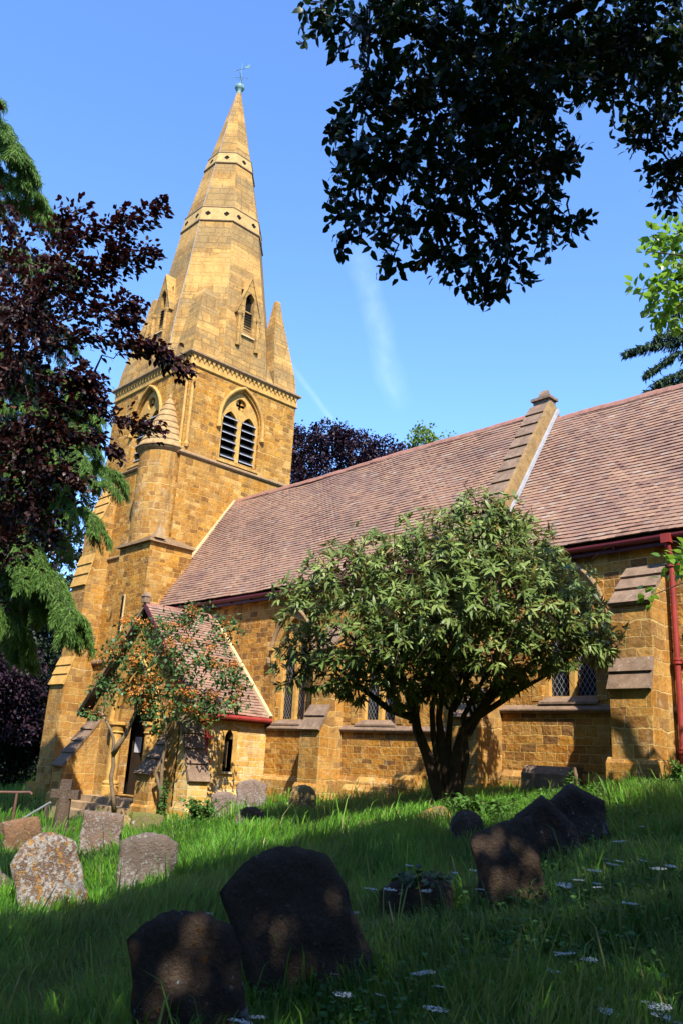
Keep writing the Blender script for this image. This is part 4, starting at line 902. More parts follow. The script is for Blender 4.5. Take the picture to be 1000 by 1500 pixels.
def slab_mesh(name, w, h, t, kind, mat, seed, below=.45):
    """worn stone slab: fine grid front and back, chipped rounded edges. local frame: x thickness, y width, z up"""
    r = np.random.default_rng(seed)
    top = top_profile(kind, w, h); nu = len(top); nv = 20
    me_v = []; ring = []
    def wob(u, z): return .012*math.sin(9*u+seed)+.010*math.sin(13*z+seed*2)+.006*math.sin(31*u+23*z+seed)
    grid = np.zeros((nv+1, nu, 2))
    for i, (u, zt) in enumerate(top):
        for j in range(nv+1):
            z = -below + (zt+below)*j/nv
            uu = u*(1 + .03*math.sin(3.1*z+seed)) + (.007*math.sin(17*z+seed*3)+.006*r.normal())*(abs(u)/(w/2))**3
            grid[j, i] = (uu, z + (.004*r.normal() - (.009 if r.random() < .06 else 0))*(j == nv) + .003*r.normal())
    vs = []
    for s in (1, -1):
        for j in range(nv+1):
            for i in range(nu):
                u, z = grid[j, i]
                e = min((i)/2.0, (nu-1-i)/2.0, (nv-j)/2.0, 1.0)
                bev = .42 if e <= 0 else (.9 if e < 1 else 1.0)
                vs.append((s*t/2*bev + wob(u, z)*(1 if e > 0 else .5), u, z))
    def idx(s, j, i): return (0 if s > 0 else (nv+1)*nu) + j*nu + i
    fs = []
    for j in range(nv):
        for i in range(nu-1):
            fs.append((idx(1,j,i), idx(1,j,i+1), idx(1,j+1,i+1), idx(1,j+1,i)))
            fs.append((idx(-1,j,i), idx(-1,j+1,i), idx(-1,j+1,i+1), idx(-1,j,i+1)))
    for j in range(nv):
        fs.append((idx(1,j,0), idx(1,j+1,0), idx(-1,j+1,0), idx(-1,j,0)))
        fs.append((idx(1,j,nu-1), idx(-1,j,nu-1), idx(-1,j+1,nu-1), idx(1,j+1,nu-1)))
    for i in range(nu-1): fs.append((idx(1,nv,i), idx(1,nv,i+1), idx(-1,nv,i+1), idx(-1,nv,i)))
    me = bpy.data.meshes.new(name); me.from_pydata(vs, [], fs); me.update()
    me.polygons.foreach_set('use_smooth', np.ones(len(fs), bool)); me.materials.append(mat)
    return me
def headstone(x, y, w, h, t, kind, mat, yaw, tilt, pitch, label, seed, dz=0.0):
    me = slab_mesh('headstone', w, h, t, kind, GM[mat], seed)
    o = bpy.data.objects.new('headstone', me); C.objects.link(o)
    o.location = (x, y, gzf(x, y)+dz)
    # yaw about z, then lean in the plane of the face (tilt, + = to the left seen from the east) and forwards (pitch)
    o.rotation_euler = (Matrix.Rotation(math.radians(yaw), 3, 'Z') @ Matrix.Rotation(math.radians(tilt), 3, 'X') @ Matrix.Rotation(math.radians(pitch), 3, 'Y')).to_euler()
    ORG[o.name] = tuple(o.location)
    return tag(o, label, 'gravestone', 'old headstones in the churchyard grass')
HS = [
 (-9.44,4.86,.74,.84,.10,'arch','pied',-16,19,-8,'headstone thickly blotched with white and orange lichen, leaning at the edge of the shade'),
 (-15.17,7.08,.64,.72,.10,'flat','brown',-16,12,-6,'brown flat-topped headstone leaning left in front of the dark stone cross'),
 (-20.5,9.05,1.0,.24,.14,'segment','dark2',-20,0,0,'low dark rounded headstone in shadow beside the sloping metal bar'),
 (-12.77,7.16,.62,.70,.10,'flat','pale',-20,-3,-3,'pale white-speckled square headstone standing straight in the sunlit grass'),
 (-9.63,6.11,.70,.64,.10,'segment','grey',-22,-1,-4,'grey wide headstone with a low curved top, its foot in the long grass'),
 (-10.9,4.62,.62,.50,.10,'slant','grey',-15,-24,0,'headstone cut off by the left edge of the view, tilted sharply to the right'),
 (-14.32,8.97,.62,.42,.10,'flat','green',-24,-2,-5,'low green-mossed headstone behind the grey curved one'),
 (-15.9,9.45,.24,.36,.09,'peak','tan',-24,0,0,'tiny pointed pale stone next to the foot of the orange-flowered tree'),
 (-15.3,11.45,.58,.50,.10,'segment','pink',-24,0,0,'smaller pinkish headstone left of its twin against the porch wall'),
 (-15.62,12.45,.68,.60,.11,'segment','pink',-24,0,0,'larger pinkish headstone with a curved top, right of its twin against the porch wall'),
 (-12.44,9.95,.62,.34,.12,'round','dark',-30,0,0,'low dark round-topped headstone standing by itself in bright grass'),
 (-12.45,11.2,.52,.64,.11,'round','tan',-32,2,2,'tan round-topped headstone in front of the nave buttress'),
 (-6.51,8.52,.42,.42,.13,'round','dark',-38,0,0,'small dark headstone between the mossy boulder and the peaked headstones'),
 (-4.58,5.38,.60,.38,.14,'segment','dark2',-38,5,0,'low dark headstone with ivy trailing over its top'),
 (-4.05,5.95,.53,.70,.10,'slant2','dark2',-40,9,-8,'tall brown headstone leaning left with a streak of sunlight on it'),
 (-4.9,7.76,.68,.72,.11,'peak_off','dark',-40,8,0,'dark peaked headstone directly behind the tall leaning brown one'),
 (-4.98,8.5,.68,.68,.11,'peak','dark',-36,9,0,'dark peaked headstone farthest right, nearest the lit chancel wall'),
 (-4.08,3.97,.74,.98,.11,'arch2','dark2',-30,25,-12,'largest dark headstone, tilted to the left in the middle of the shaded foreground'),
 (-3.98,2.95,.58,.72,.11,'arch2','dark',-38,14,-8,'nearest dark headstone, patched with orange and grey lichen, lower left of the largest'),
]
for i, a in enumerate(HS): headstone(*a, 3+i)
# boulders
def boulder(x, y, sx, sy, sz, mat, label, seed, rot=0, tilt=0):
    r = np.random.default_rng(seed); import bmesh
    bm = bmesh.new(); bmesh.ops.create_icosphere(bm, subdivisions=4, radius=1)
    ph = r.random(6)*6
    for v in bm.verts:
        p = v.co; p2 = Vector(tuple(math.copysign(abs(c)**.62, c) for c in p))
        k = 1 + .06*math.sin(3*p.x+ph[0]) + .06*math.sin(4*p.y+ph[1]) + .05*math.sin(5*p.z+ph[2]) + .025*math.sin(11*p.x+9*p.y+ph[3]) + .02*math.sin(17*p.z+13*p.y+ph[4])
        v.co = Vector((p2.x*sx*k, p2.y*sy*k, p2.z*sz*k))
    me = bpy.data.meshes.new('boulder'); bm.to_mesh(me); bm.free(); me.polygons.foreach_set('use_smooth', np.ones(len(me.polygons), bool)); me.materials.append(GM[mat])
    o = bpy.data.objects.new('boulder', me); C.objects.link(o); o.location = (x, y, gzf(x, y)+sz*.35); o.rotation_euler = (math.radians(tilt), 0, math.radians(rot))
    ORG[o.name] = tuple(o.location); tag(o, label, 'boulder')
boulder(-8.6, 9.18, .16, .34, .17, 'green', 'low squat mossy stone lying in the grass below the nave window', 5, -40)
boulder(-8.2, 9.94, .14, .30, .19, 'moss', 'tilted stone covered with orange moss at the foot of the large shrub', 9, -35, 25)
# long stones along the wall
def wall_block(name, x0, x1, y0, y1, z0, z1, ch, label, cat, mat):
    mb = MB(); mb.extrude([(x0,y1,z0),(x0,y0,z0),(x0,y0,z1-ch),(x0+.0,y0+ch,z1),(x0,y1,z1)], (x1-x0,0,0))
    o = mb.build(name, mat, origin=((x0+x1)/2,(y0+y1)/2,z0)); tag(o, label, cat)
wall_block('stone_ledge', -13.75, -12.2, 13.45, 13.88, -1.2, -.50, .12, 'long low chamfered stone lying against the nave wall', 'stone', M['ashlar'])
wall_block('stone_ledge', -12.15, -11.6, 13.35, 13.88, -1.2, -.22, .10, 'short upright chamfered stone beside the low long one at the nave wall', 'stone', M['ashlar'])
wall_block('stone_ledge', -9.02, -8.05, 13.4, 13.88, -1.0, .10, .14, 'chamfered stone block against the chancel wall under its window', 'stone', M['cap'])
# stone cross
cx_, cy_ = -18.18, 9.19; z0 = gzf(cx_, cy_)
cr = empty('stone_cross', (cx_, cy_, z0), 'dark stone cross on a square base left of the porch steps', 'grave cross')
rot = Matrix.Rotation(math.radians(-40), 3, 'Z')
def cpt(x, y, z): p = rot @ Vector((x, y, 0)); return (cx_+p.x+.02*z, cy_+p.y+.02*z, z0+z)
mb = MB(); mb.extrude([cpt(-.36,-.36,-.3), cpt(-.36,.36,-.3), cpt(.36,.36,-.3), cpt(.36,-.36,-.3)], (0,0,.42)); mb.build('base', GM['dark2'], cr)
mb = MB(); n = 8; vs = []
for z, r in ((.1,.19),(.2,.17),(.86,.14),(.93,.14)):
    for k in range(n): vs.append(cpt(r*math.cos(2*PI*k/n+PI/8), r*math.sin(2*PI*k/n+PI/8), z))
mb.add(vs, [(i*n+k, i*n+(k+1) % n, (i+1)*n+(k+1) % n, (i+1)*n+k) for i in range(3) for k in range(n)] + [tuple(3*n+k for k in range(n))]); mb.build('shaft', GM['dark2'], cr)
mb = MB()
def cbox(x0,x1,y0,y1,za,zb): mb.add([cpt(x0,y0,za),cpt(x1,y0,za),cpt(x1,y1,za),cpt(x0,y1,za),cpt(x0,y0,zb),cpt(x1,y0,zb),cpt(x1,y1,zb),cpt(x0,y1,zb)], [(0,3,2,1),(4,5,6,7),(0,1,5,4),(1,2,6,5),(2,3,7,6),(3,0,4,7)])
cbox(-.10,.10,-.30,.30,.74,.92); mb.build('cross_arm', GM['dark'], cr)
mb = MB(); cbox(-.10,.10,-.12,.12,.925,1.14); mb.build('cross_head', GM['dark'], cr)
# railings
hx, hy = -20.2, 9.0; hz = gzf(hx, hy)
hr = empty('handrail', (hx, hy, hz), 'rusty iron handrail post with a level top bar at the left edge', 'handrail')
mb = MB(); mb.tube([(hx,hy,hz-.2),(hx,hy,hz+.92)], .03, 8); mb.build('post', M['iron'], hr)
mb = MB(); mb.tube([(hx-.9,hy-.9,hz+.88),(hx,hy,hz+.93),(hx+.22,hy+.22,hz+.95),(hx+.26,hy+.26,hz+.90)], .03, 8); mb.build('top_rail', M['iron'], hr)
mb = MB(); mb.tube([(-18.55,8.4,gzf(-18.55,8.4)+.34),(-17.95,8.78,gzf(-17.95,8.78)+.70)], .026, 8)
mb.tube([(-18.5,8.43,gzf(-18.5,8.43)-.2),(-18.5,8.43,gzf(-18.5,8.43)+.37)], .028, 8)
o = mb.build('metal_bar', M['steel'], origin=(-18.7,8.25,gzf(-18.7,8.25))); tag(o, 'bare sloping metal bar rising from the grass towards the stone cross', 'rail')

# ------------------------------------------------------------------ plants
LM = {
 'shrub': leaf_mat('shrub_leaf', [(0, (.05,.085,.018)), (.4, (.12,.18,.04)), (.7, (.215,.285,.075)), (.93, (.37,.42,.16)), (1, (.22,.13,.04))], .3, .42, .35),
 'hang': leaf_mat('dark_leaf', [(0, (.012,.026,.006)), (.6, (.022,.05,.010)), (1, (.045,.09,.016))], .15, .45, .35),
 'beech': leaf_mat('copper_beech_leaf', [(0, (.016,.008,.012)), (.5, (.034,.013,.017)), (.85, (.065,.024,.022)), (1, (.11,.045,.022))], .15, .42, .3, (.10,.02,.02)),
 'farbeech': leaf_mat('purple_beech_leaf', [(0, (.016,.008,.016)), (.6, (.035,.016,.03)), (1, (.065,.03,.045))], .12, .5, .3),
 'cedar': leaf_mat('cedar_needle', [(0, (.04,.10,.022)), (.5, (.13,.25,.045)), (1, (.25,.38,.08))], .3, .6, .2),
 'fir': leaf_mat('fir_needle', [(0, (.015,.035,.022)), (.6, (.04,.075,.04)), (1, (.10,.15,.06))], .12, .6, .2),
 'yew': leaf_mat('yew_leaf', [(0, (.008,.018,.01)), (.7, (.02,.04,.018)), (1, (.045,.06,.03))], .1, .55, .3),
 'laurel': leaf_mat('laurel_leaf', [(0, (.018,.05,.008)), (.4, (.06,.14,.014)), (.75, (.12,.25,.025)), (1, (.22,.36,.04))], .4, .35, .5, (.35,.6,.05)),
 'lime': leaf_mat('lime_leaf', [(0, (.12,.20,.03)), (1, (.26,.36,.06))], .35, .5, .3),
 'orange_leaf': leaf_mat('small_green_leaf', [(0, (.03,.07,.018)), (.5, (.06,.13,.03)), (1, (.12,.20,.06))], .25, .45, .4),
 'flower': leaf_mat('orange_flower', [(0, (.26,.08,.015)), (.5, (.52,.18,.03)), (1, (.66,.30,.08))], .2, .7, .2),
 'grass': leaf_mat('grass_blade', [(0, (.018,.07,.006)), (.35, (.05,.165,.010)), (.7, (.10,.27,.014)), (.92, (.20,.37,.03)), (1, (.34,.30,.13))], .46, .5, .3),
 'weed': leaf_mat('weed_leaf', [(0, (.05,.13,.02)), (1, (.13,.27,.05))], .3, .5, .3),
 'white': leaf_mat('white_petal', [(0, (.72,.72,.68)), (1, (.85,.85,.8))], .3, .7, .2),
 'yellow': leaf_mat('yellow_petal', [(0, (.6,.48,.02)), (1, (.8,.62,.05))], .3, .6, .2),
 'ivy': leaf_mat('ivy_leaf', [(0, (.02,.05,.01)), (1, (.08,.14,.03))], .15, .4, .5),
}
def plant(name, loc, label, cat, group=None): return empty(name, loc, label, cat, group)
def tr_limbs(o, limbs, mat, r0, r1, n=8, name='trunk', extra=None):
    mb = MB()
    for l in limbs:
        k = len(l); rr = [r0 + (r1-r0)*(i/(k-1))**.8 for i in range(k)]
        # smooth the polyline
        P = [np.array(p) for p in l]; Q = []; RR = []
        for i in range(k-1):
            for s in (0, .5):
                Q.append(tuple(P[i]*(1-s)+P[i+1]*s + (RNG.normal(size=3)*rr[i]*.35 if s else 0))); RR.append((rr[i]*(1-s)+rr[i+1]*s)*(1+.12*RNG.normal()*(s > 0)))
        Q.append(tuple(P[-1])); RR.append(rr[-1])
        mb.tube(Q, RR, n)
    if extra: extra(mb)
    return mb.build(name, mat, o, smooth=True)

# the big round shrub in front of the nave
sx, sy = -9.02, 11.33
o = plant('evergreen_shrub', (sx, sy, gzf(sx, sy)), 'large dome-shaped evergreen shrub with narrow drooping leaves and many dark stems', 'shrub')
fine_tw = []
P, D = lump_points(SHRUB, 215, .5, .9)
D = nrm(D + np.array((.25,-.25,.35)))
ncl = len(P); k = 10
axis = []; pos = []; nor = []; ln = []; rd = []
base_r = np.clip(.30 + .55*(P[:,2]-1.0)/3.2*.25 + RNG.normal(size=ncl)*.16, 0, 1)
for j in range(k):
    a = 2*PI*(j + RNG.random(ncl)*.8)/k
    t1 = nrm(np.cross(D, np.array((.3,.2,1.0))+RNG.normal(size=(ncl,3))*.1)); t2 = np.cross(D, t1)
    ax = nrm((t1*np.cos(a)[:,None] + t2*np.sin(a)[:,None])*1.0 + D*(.55+.5*RNG.random((ncl,1))) + np.array((0,0,-.45))*(.5+RNG.random((ncl,1))))
    axis.append(ax); pos.append(P + RNG.normal(size=(ncl,3))*.025); nor.append(nrm(D*.8 + np.array((0,0,.6)) + RNG.normal(size=(ncl,3))*.35))
    ln.append(.12 + .085*RNG.random(ncl)); rd.append(base_r + RNG.normal(size=ncl)*.12 + (RNG.random(ncl) < .02)*.5)
ln = np.concatenate(ln)
leaf_mesh('crown', np.concatenate(pos), np.concatenate(axis), np.concatenate(nor), ln, ln*.27, LM['shrub'], np.concatenate(rd), o, (sx, sy, gzf(sx, sy)), curl=.18, fold=.3, shape='lance')
def ext(mb):
    for l, r_ in (([(-9.02,11.33,-1.0),(-9.04,11.2,-.5),(-9.08,10.95,-.05),(-9.13,10.62,.55),(-9.15,10.45,.95),(-9.2,10.2,1.4),(-9.4,9.9,1.9)], .15), ([(-8.95,11.38,-1.0),(-8.86,11.25,-.4),(-8.75,11.15,.1),(-8.6,11.15,.55),(-8.35,11.25,.95),(-8.0,11.4,1.5),(-7.6,11.5,2.1)], .13), ([(-8.99,11.36,-1.0),(-8.97,11.2,-.3),(-8.92,11.0,.2),(-8.85,10.85,.7),(-8.75,10.7,1.2),(-8.6,10.5,1.7),(-8.5,10.3,2.3)], .12)):
        k = len(l); mb.tube([tuple(np.array(p)+RNG.normal(size=3)*.025*(0 < i < k-1)) for i, p in enumerate(l)], [r_*(1.35 if i == 0 else 1)*(1-.85*(i/(k-1))**.9)*(1+.1*RNG.normal()) for i in range(k)], 9)
    for k in range(9):
        a = np.array(SSTEM[k % 5][2])+RNG.normal(size=3)*.04; t = np.array(SHRUB[int(RNG.integers(4, 17))][:3]); mid = a*.5+t*.5+RNG.normal(size=3)*.22
        mb.tube([tuple(a), tuple(a*.7+mid*.3+RNG.normal(size=3)*.06), tuple(mid), tuple(t)], [.028,.024,.02,.01], 6)
    allp = [p for l in SSTEM for p in l[2:]]
    twigs_to(mb, allp, [(x, y, z-.1) for x, y, z, r in SHRUB], .03, .1)
    for x, y, z, r in SHRUB[:22]:
        twigs_to(mb, [(x, y, z-.1)], [tuple(np.array((x,y,z))+RNG.normal(size=3)*r*.6) for _ in range(16)], .010, .1, 4)
tr_limbs(o, [l for i, l in enumerate(SSTEM) if i not in (4, 8)], M['bark'], .075, .022, 8, 'trunk', ext)

# orange-flowered small tree before the porch
sx, sy = -18.05, 10.42
o = plant('orange_flowered_tree', (sx, sy, gzf(sx, sy)), 'slender small tree with green leaves and clusters of orange-brown flowers in front of the porch', 'flowering tree')
P, D = lump_points(ORNG, 165, .3, .85)
n = len(P); pos = []; ax = []; no = []; ln = []
for j in range(7):
    pos.append(P + RNG.normal(size=(n,3))*.07); ax.append(nrm(rdir(n) + D*.5 + np.array((0,0,-.25)))); no.append(nrm(D + np.array((0,0,.8)) + RNG.normal(size=(n,3))*.5)); ln.append(.08+.06*RNG.random(n))
ln = np.concatenate(ln)
leaf_mesh('crown', np.concatenate(pos), np.concatenate(ax), np.concatenate(no), ln, ln*.5, LM['orange_leaf'], RNG.random(7*n)*.9, o, (sx, sy, gzf(sx, sy)))
sel = P[RNG.random(n) < .11] ; sd_ = 75; n = len(sel)
pos = np.repeat(sel, sd_, 0) + RNG.normal(size=(n*sd_,3))*np.array((.085,.085,.06)) + np.array((.03,-.05,.05))
leaf_mesh('flowers', pos, nrm(rdir(n*sd_)+np.array((0,0,.4))), rdir(n*sd_), np.full(n*sd_, .05), np.full(n*sd_, .03), LM['flower'], RNG.random(n*sd_)*.8+np.repeat(RNG.random(n)*.2, sd_), o, (sx, sy, gzf(sx, sy)))
def ext(mb): twigs_to(mb, [p for l in OSTEM for p in l[2:]], [(x, y, z) for x, y, z, r in ORNG], .016, .05)
tr_limbs(o, OSTEM[:2], M['bark_pale'], .065, .025, 8, 'trunk', ext)
tr_limbs(o, OSTEM[2:], M['bark_pale'], .05, .02, 7, 'trunk')

# overhanging tree on the right whose crown shades the foreground
tx, ty = 3.4, 5.6; tz = gzf(tx, ty)
o = plant('broadleaf_tree', (tx, ty, tz), 'dark broadleaf tree whose drooping boughs hang into the top right of the sky', 'tree')
UPPER = CROWNB
def twig_leaves(lumps, tw_per, nl, l0, l1, droop, mbt, rt=.0035, gap=.9, base=5):
    P = []; A = []; N = []
    for x, y, z, r in lumps:
        for k in range(int(tw_per*r*r)+base):
            st = np.array((x, y, z)) + rdir(1)[0]*r*.62*RNG.random()**.5
            d = nrm(rdir(1)[0] + (st-np.array((x,y,z)))/r*.8 + np.array((0,0,droop))); L_ = r*(.35+.5*RNG.random())*gap + .06
            n = max(4, int(nl*L_/.3)); sd_ = nrm(np.cross(d, rdir(1)[0])); c = RNG.normal(size=3)*.12
            pts = [st + d*L_*s + c*L_*s*s + np.array((0,0,-.25*L_*s*s)) for s in np.linspace(0, 1, n)]
            mbt.tube([tuple(pts[0]), tuple(pts[n//2]), tuple(pts[-2])], [rt*1.6, rt*1.2, rt*.5], 4, False)
            for i, p in enumerate(pts):
                sg = 1 if i % 2 else -1
                for rep_ in range(2):
                    P.append(p + RNG.normal(size=3)*.008); A.append(nrm(d*.7 + sd_*sg*(.9 if rep_ == 0 else -.5) + RNG.normal(size=3)*.3 + np.array((0,0,droop*.4)))); N.append(nrm(np.cross(d, sd_) + RNG.normal(size=3)*.5 + np.array((0,0,.5))))
    n = len(P); return np.array(P), np.array(A), np.array(N), l0+(l1-l0)*RNG.random(n)
def spray(P, D, per, spread, l0, l1, droop):
    n = len(P); pos = np.repeat(P, per, 0) + RNG.normal(size=(n*per,3))*spread
    ax = nrm(np.repeat(nrm(D*.5+rdir(n)), per, 0) + RNG.normal(size=(n*per,3))*.45 + np.array((0,0,droop)))
    no = nrm(np.array((0,0,1.0)) + RNG.normal(size=(n*per,3))*.45)
    ln = l0 + (l1-l0)*RNG.random(n*per); return pos, ax, no, ln
tmb = MB(); a = twig_leaves(HANG, 230, 9, .058, .095, -.35, tmb)
P2, D2 = lump_points(UPPER, 130, .25, .8)
b_ = spray(P2, D2, 9, .13, .12, .2, -.3)
pos, ax, no, ln = (np.concatenate([x, y]) for x, y in zip(a, b_))
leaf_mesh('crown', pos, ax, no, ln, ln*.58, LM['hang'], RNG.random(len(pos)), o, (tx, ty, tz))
limbs = [[(tx,ty,tz-.3),(3.3,5.5,1.2),(3.0,5.4,3.2),(2.2,5.2,5.4),(1.2,5.0,7.5)], [(3.05,5.4,3.0),(1.5,5.6,4.9),(-.6,5.6,6.4),(-2.0,5.3,6.5),(-2.8,4.8,6.0)], [(2.9,5.4,3.2),(1.6,3.6,5.2),(-.6,2.6,6.3),(-2.4,2.6,6.4),(-3.4,3.1,5.6)], [(2.5,5.3,4.4),(1.6,7.2,6.0),(.2,8.6,7.0)], [(2.2,5.2,5.2),(2.8,2.8,6.8),(1.8,.4,7.4)]]
def ext(mb):
    roots = [p for l in limbs[1:3] for p in l[2:]] + [limbs[0][-1]]
    hp = [(x, y, z) for x, y, z, r in HANG]
    order = sorted(hp, key=lambda p: -p[2]); have = list(roots)
    for p in order:
        twigs_to(mb, have, [p], .022, .05, 6); have.append(p)
    for x, y, z, r in HANG:
        twigs_to(mb, [(x, y, z)], [tuple(np.array((x,y,z))+rdir(1)[0]*r*.7*RNG.random()) for _ in range(10)], .006, .0, 4, .12)
    rl = [p for l in limbs for p in l[2:]]
    twigs_to(mb, rl, [(x, y, z) for x, y, z, r in UPPER], .05, .1, 6)
ext0 = ext
def ext(mb): ext0(mb); mb.add(tmb.v, tmb.f)
tr_limbs(o, limbs, M['bark_grey'], .26, .05, 10, 'trunk', ext)

# copper beech on the left
tx, ty = -11.6, 1.6; tz = gzf(tx, ty)
o = plant('copper_beech', (tx, ty, tz), 'copper beech with dark purple leaves spreading in front of the tower from the left', 'tree', 'copper beeches')
BEECH_UP = [(-9,.8,6.5,1.3),(-7.5,-.8,6,1.5),(-10.5,.2,5,1.6),(-6.5,-1.8,4.5,1.4),(-9,-.8,3.5,1.5),(-12.5,1.0,6.5,1.6),(-12.8,.5,3.5,1.6),(-10.8,1.2,7.6,1.3)]  # unseen lumps added to keep the western sky off the foreground
P, D = lump_points(BEECH, 420, .2, 1.0)
P2, D2 = lump_points(BEECH_UP, 100, .25, .9)
fp = []; fd = []
for f in FROND:
    f = np.array(f); seg = np.linalg.norm(np.diff(f, axis=0), axis=1); tot = seg.sum(); m = int(tot*150)
    s = np.sort(RNG.random(m)**.9)*tot; cum = np.concatenate([[0], np.cumsum(seg)])
    q = np.stack([np.interp(s, cum, f[:,i]) for i in range(3)], 1); dr = nrm(np.gradient(q, axis=0)+1e-6)
    rad = .21*(1-.75*s/tot)+.03
    side = nrm(np.cross(dr, np.array((0,0,1.)))+RNG.normal(size=(m,3))*.35); sg = np.where(RNG.random(m) < .5, 1, -1)[:,None]; u = RNG.random((m,1))
    fp.append(q + side*sg*rad[:,None]*u + RNG.normal(size=(m,3))*.03); fd.append(nrm(dr*.9 + side*sg*.9))
tmb = MB(); a = twig_leaves(BEECH, 80, 9, .05, .08, -.1, tmb, base=6); a3 = spray(P, D, 2, .07, .05, .08, -.15); a2 = spray(P2, D2, 8, .13, .12, .19, -.2)
fp = np.concatenate(fp); fd = np.concatenate(fd)
n = len(fp); pos = np.repeat(fp, 3, 0)+RNG.normal(size=(3*n,3))*.028; ax = nrm(np.repeat(fd, 3, 0)+RNG.normal(size=(3*n,3))*.4)
no = nrm(np.array((0,0,1.))+RNG.normal(size=(3*n,3))*.4); ln = .05+.035*RNG.random(3*n)
pos, ax, no, ln = (np.concatenate([x, y, z, w_]) for x, y, z, w_ in zip(a, (pos, ax, no, ln), a2, a3))
leaf_mesh('crown', pos, ax, no, ln, ln*.6, LM['beech'], RNG.random(len(pos)), o, (tx, ty, tz))
limbs = [[(tx,ty,tz-.3),(-11.5,1.6,1.5),(-11.3,1.7,4.0),(-11.0,1.8,7.0)], [(-11.4,1.7,2.0),(-10.2,2.4,3.0),(-9.0,3.0,3.2),(-8.2,3.3,3.2)], [(-11.3,1.7,3.2),(-10.0,2.3,4.6),(-9.0,2.8,4.7),(-8.1,3.0,4.6)], [(-11.4,1.7,1.6),(-10,2.7,2.0),(-9,3.3,2.1)]]
def ext(mb):
    roots = [p for l in limbs[1:] for p in l[1:]]
    twigs_to(mb, roots, [(x, y, z) for x, y, z, r in BEECH], .03, .06); twigs_to(mb, limbs[0], [(x, y, z) for x, y, z, r in BEECH_UP], .05, .1)
    have = roots + [(x, y, z) for x, y, z, r in BEECH]
    for f in FROND:
        twigs_to(mb, have, [f[0]], .016, .05); mb.tube(f, [.012-.009*i/(len(f)-1) for i in range(len(f))], 5)
        for a, c in zip(f, f[1:]):
            for s in (.2, .5, .8):
                p = np.array(a)*(1-s)+np.array(c)*s; twigs_to(mb, [tuple(p)], [tuple(p+RNG.normal(size=3)*.1+(np.array(c)-np.array(a))*.3)], .004, 0, 3)
ext1 = ext
def ext(mb): ext1(mb); mb.add(tmb.v, tmb.f)
tr_limbs(o, limbs, M['bark_grey'], .2, .03, 10, 'trunk', ext)

# conifers: needles hang from tiered boughs
def needles(polys, dens, half, droop, l0, l1, taper=.7, tw=5):
    P = []; A = []
    for f in polys:
        f = np.array(f); seg = np.linalg.norm(np.diff(f, axis=0), axis=1); tot = seg.sum(); cum = np.concatenate([[0], np.cumsum(seg)])
        m = int(tot*dens); s = RNG.random(m)*tot
        q = np.stack([np.interp(s, cum, f[:,i]) for i in range(3)], 1); q2 = np.stack([np.interp(np.minimum(s+.1, tot), cum, f[:,i]) for i in range(3)], 1); dr = nrm(q2-q+1e-4*(f[-1]-f[0]))
        side = nrm(np.cross(dr, np.array((0,0,1.)))); sg = np.where(RNG.random(m) < .5, 1, -1)[:,None]
        w = half*(1-taper*(s/tot))[:,None]; nt_ = 13
        # side twigs: needles strung along a twig that leaves the bough and droops
        tu = RNG.random((m, nt_, 1)); tl = w*(.4+.6*RNG.random((m,1)))
        td = nrm(side*sg + dr*.8)
        pts = q[:,None,:] + td[:,None,:]*tl[:,None,:]*tu + np.array((0,0,-1.))*(droop*tl[:,None,:]*tu**2) + RNG.normal(size=(m,nt_,3))*.03
        ax = nrm(td[:,None,:] + np.array((0,0,-1.))*(2*droop*tu) + RNG.normal(size=(m,nt_,3))*.55)
        P.append(pts.reshape(-1,3)); A.append(ax.reshape(-1,3))
    P = np.concatenate(P); A = np.concatenate(A); n = len(P)
    return P, A, nrm(np.array((0,0,1.))+RNG.normal(size=(n,3))*.6), l0+(l1-l0)*RNG.random(n)
tx, ty = -24.3, 7.4; tz = gzf(tx, ty)
o = plant('cedar_tree', (tx, ty, tz), 'tall cedar with drooping bright green tiers of needles beside the tower', 'tree')
CSUB = []
for f in CEDAR:
    f = [np.array(p) for p in f]; tot = sum(np.linalg.norm(b-a) for a, b in zip(f, f[1:]))
    for k in range(max(5, int(tot*4.2))):
        s = .18+.82*RNG.random(); t = s*(len(f)-1); i_ = min(int(t), len(f)-2); p = f[i_]*(1-(t-i_))+f[i_+1]*(t-i_); d = nrm(f[i_+1]-f[i_])
        sd_ = nrm(np.cross(d, np.array((0,0,1.))))*(1 if k % 2 else -1); dd = nrm(d*(.5+.6*RNG.random())+sd_*(.5+.6*RNG.random())+RNG.normal(size=3)*.15); L_ = (1.5-.8*s)*(.55+.6*RNG.random())
        CSUB.append([tuple(p), tuple(p+dd*L_*.5+np.array((0,0,-.05*L_+.08))), tuple(p+dd*L_+np.array((0,0,-(.3+.35*RNG.random())*L_)))])
a1 = needles(CSUB, 75, .34, 1.0, .07, .16, .5); a0 = needles(CEDAR, 60, .5, 1.0, .08, .17)
pos, ax, no, ln = (np.concatenate([x, y]) for x, y in zip(a0, a1))
leaf_mesh('crown', pos, ax, no, ln, ln*.17, LM['cedar'], np.clip(.5+RNG.normal(size=len(pos))*.25, 0, 1), o, (tx, ty, tz), shape='blade')
def tk(z): s = (z-tz)/19; return (-24.3+3.4*s*.6, 7.4-3.8*s*.6, z)
def ext(mb):
    for f in CSUB: mb.tube(f, [.014,.010,.004], 4, False)
    for f in CEDAR: mb.tube([tk(f[0][2]-.3)]+list(f), [.09,.06,.04,.02,.012][:len(f)+1], 6)
tr_limbs(o, [[tk(z) for z in (tz-.3,2,6,10,14,18.5)]], M['bark_grey'], .5, .08, 10, 'trunk', ext)
tx, ty = -9.0, 25.5; tz = gzf(tx, ty)
o = plant('fir_tree', (tx, ty, tz), 'dark fir tree rising behind the chancel roof at the right edge', 'tree')
FB = list(FIR)
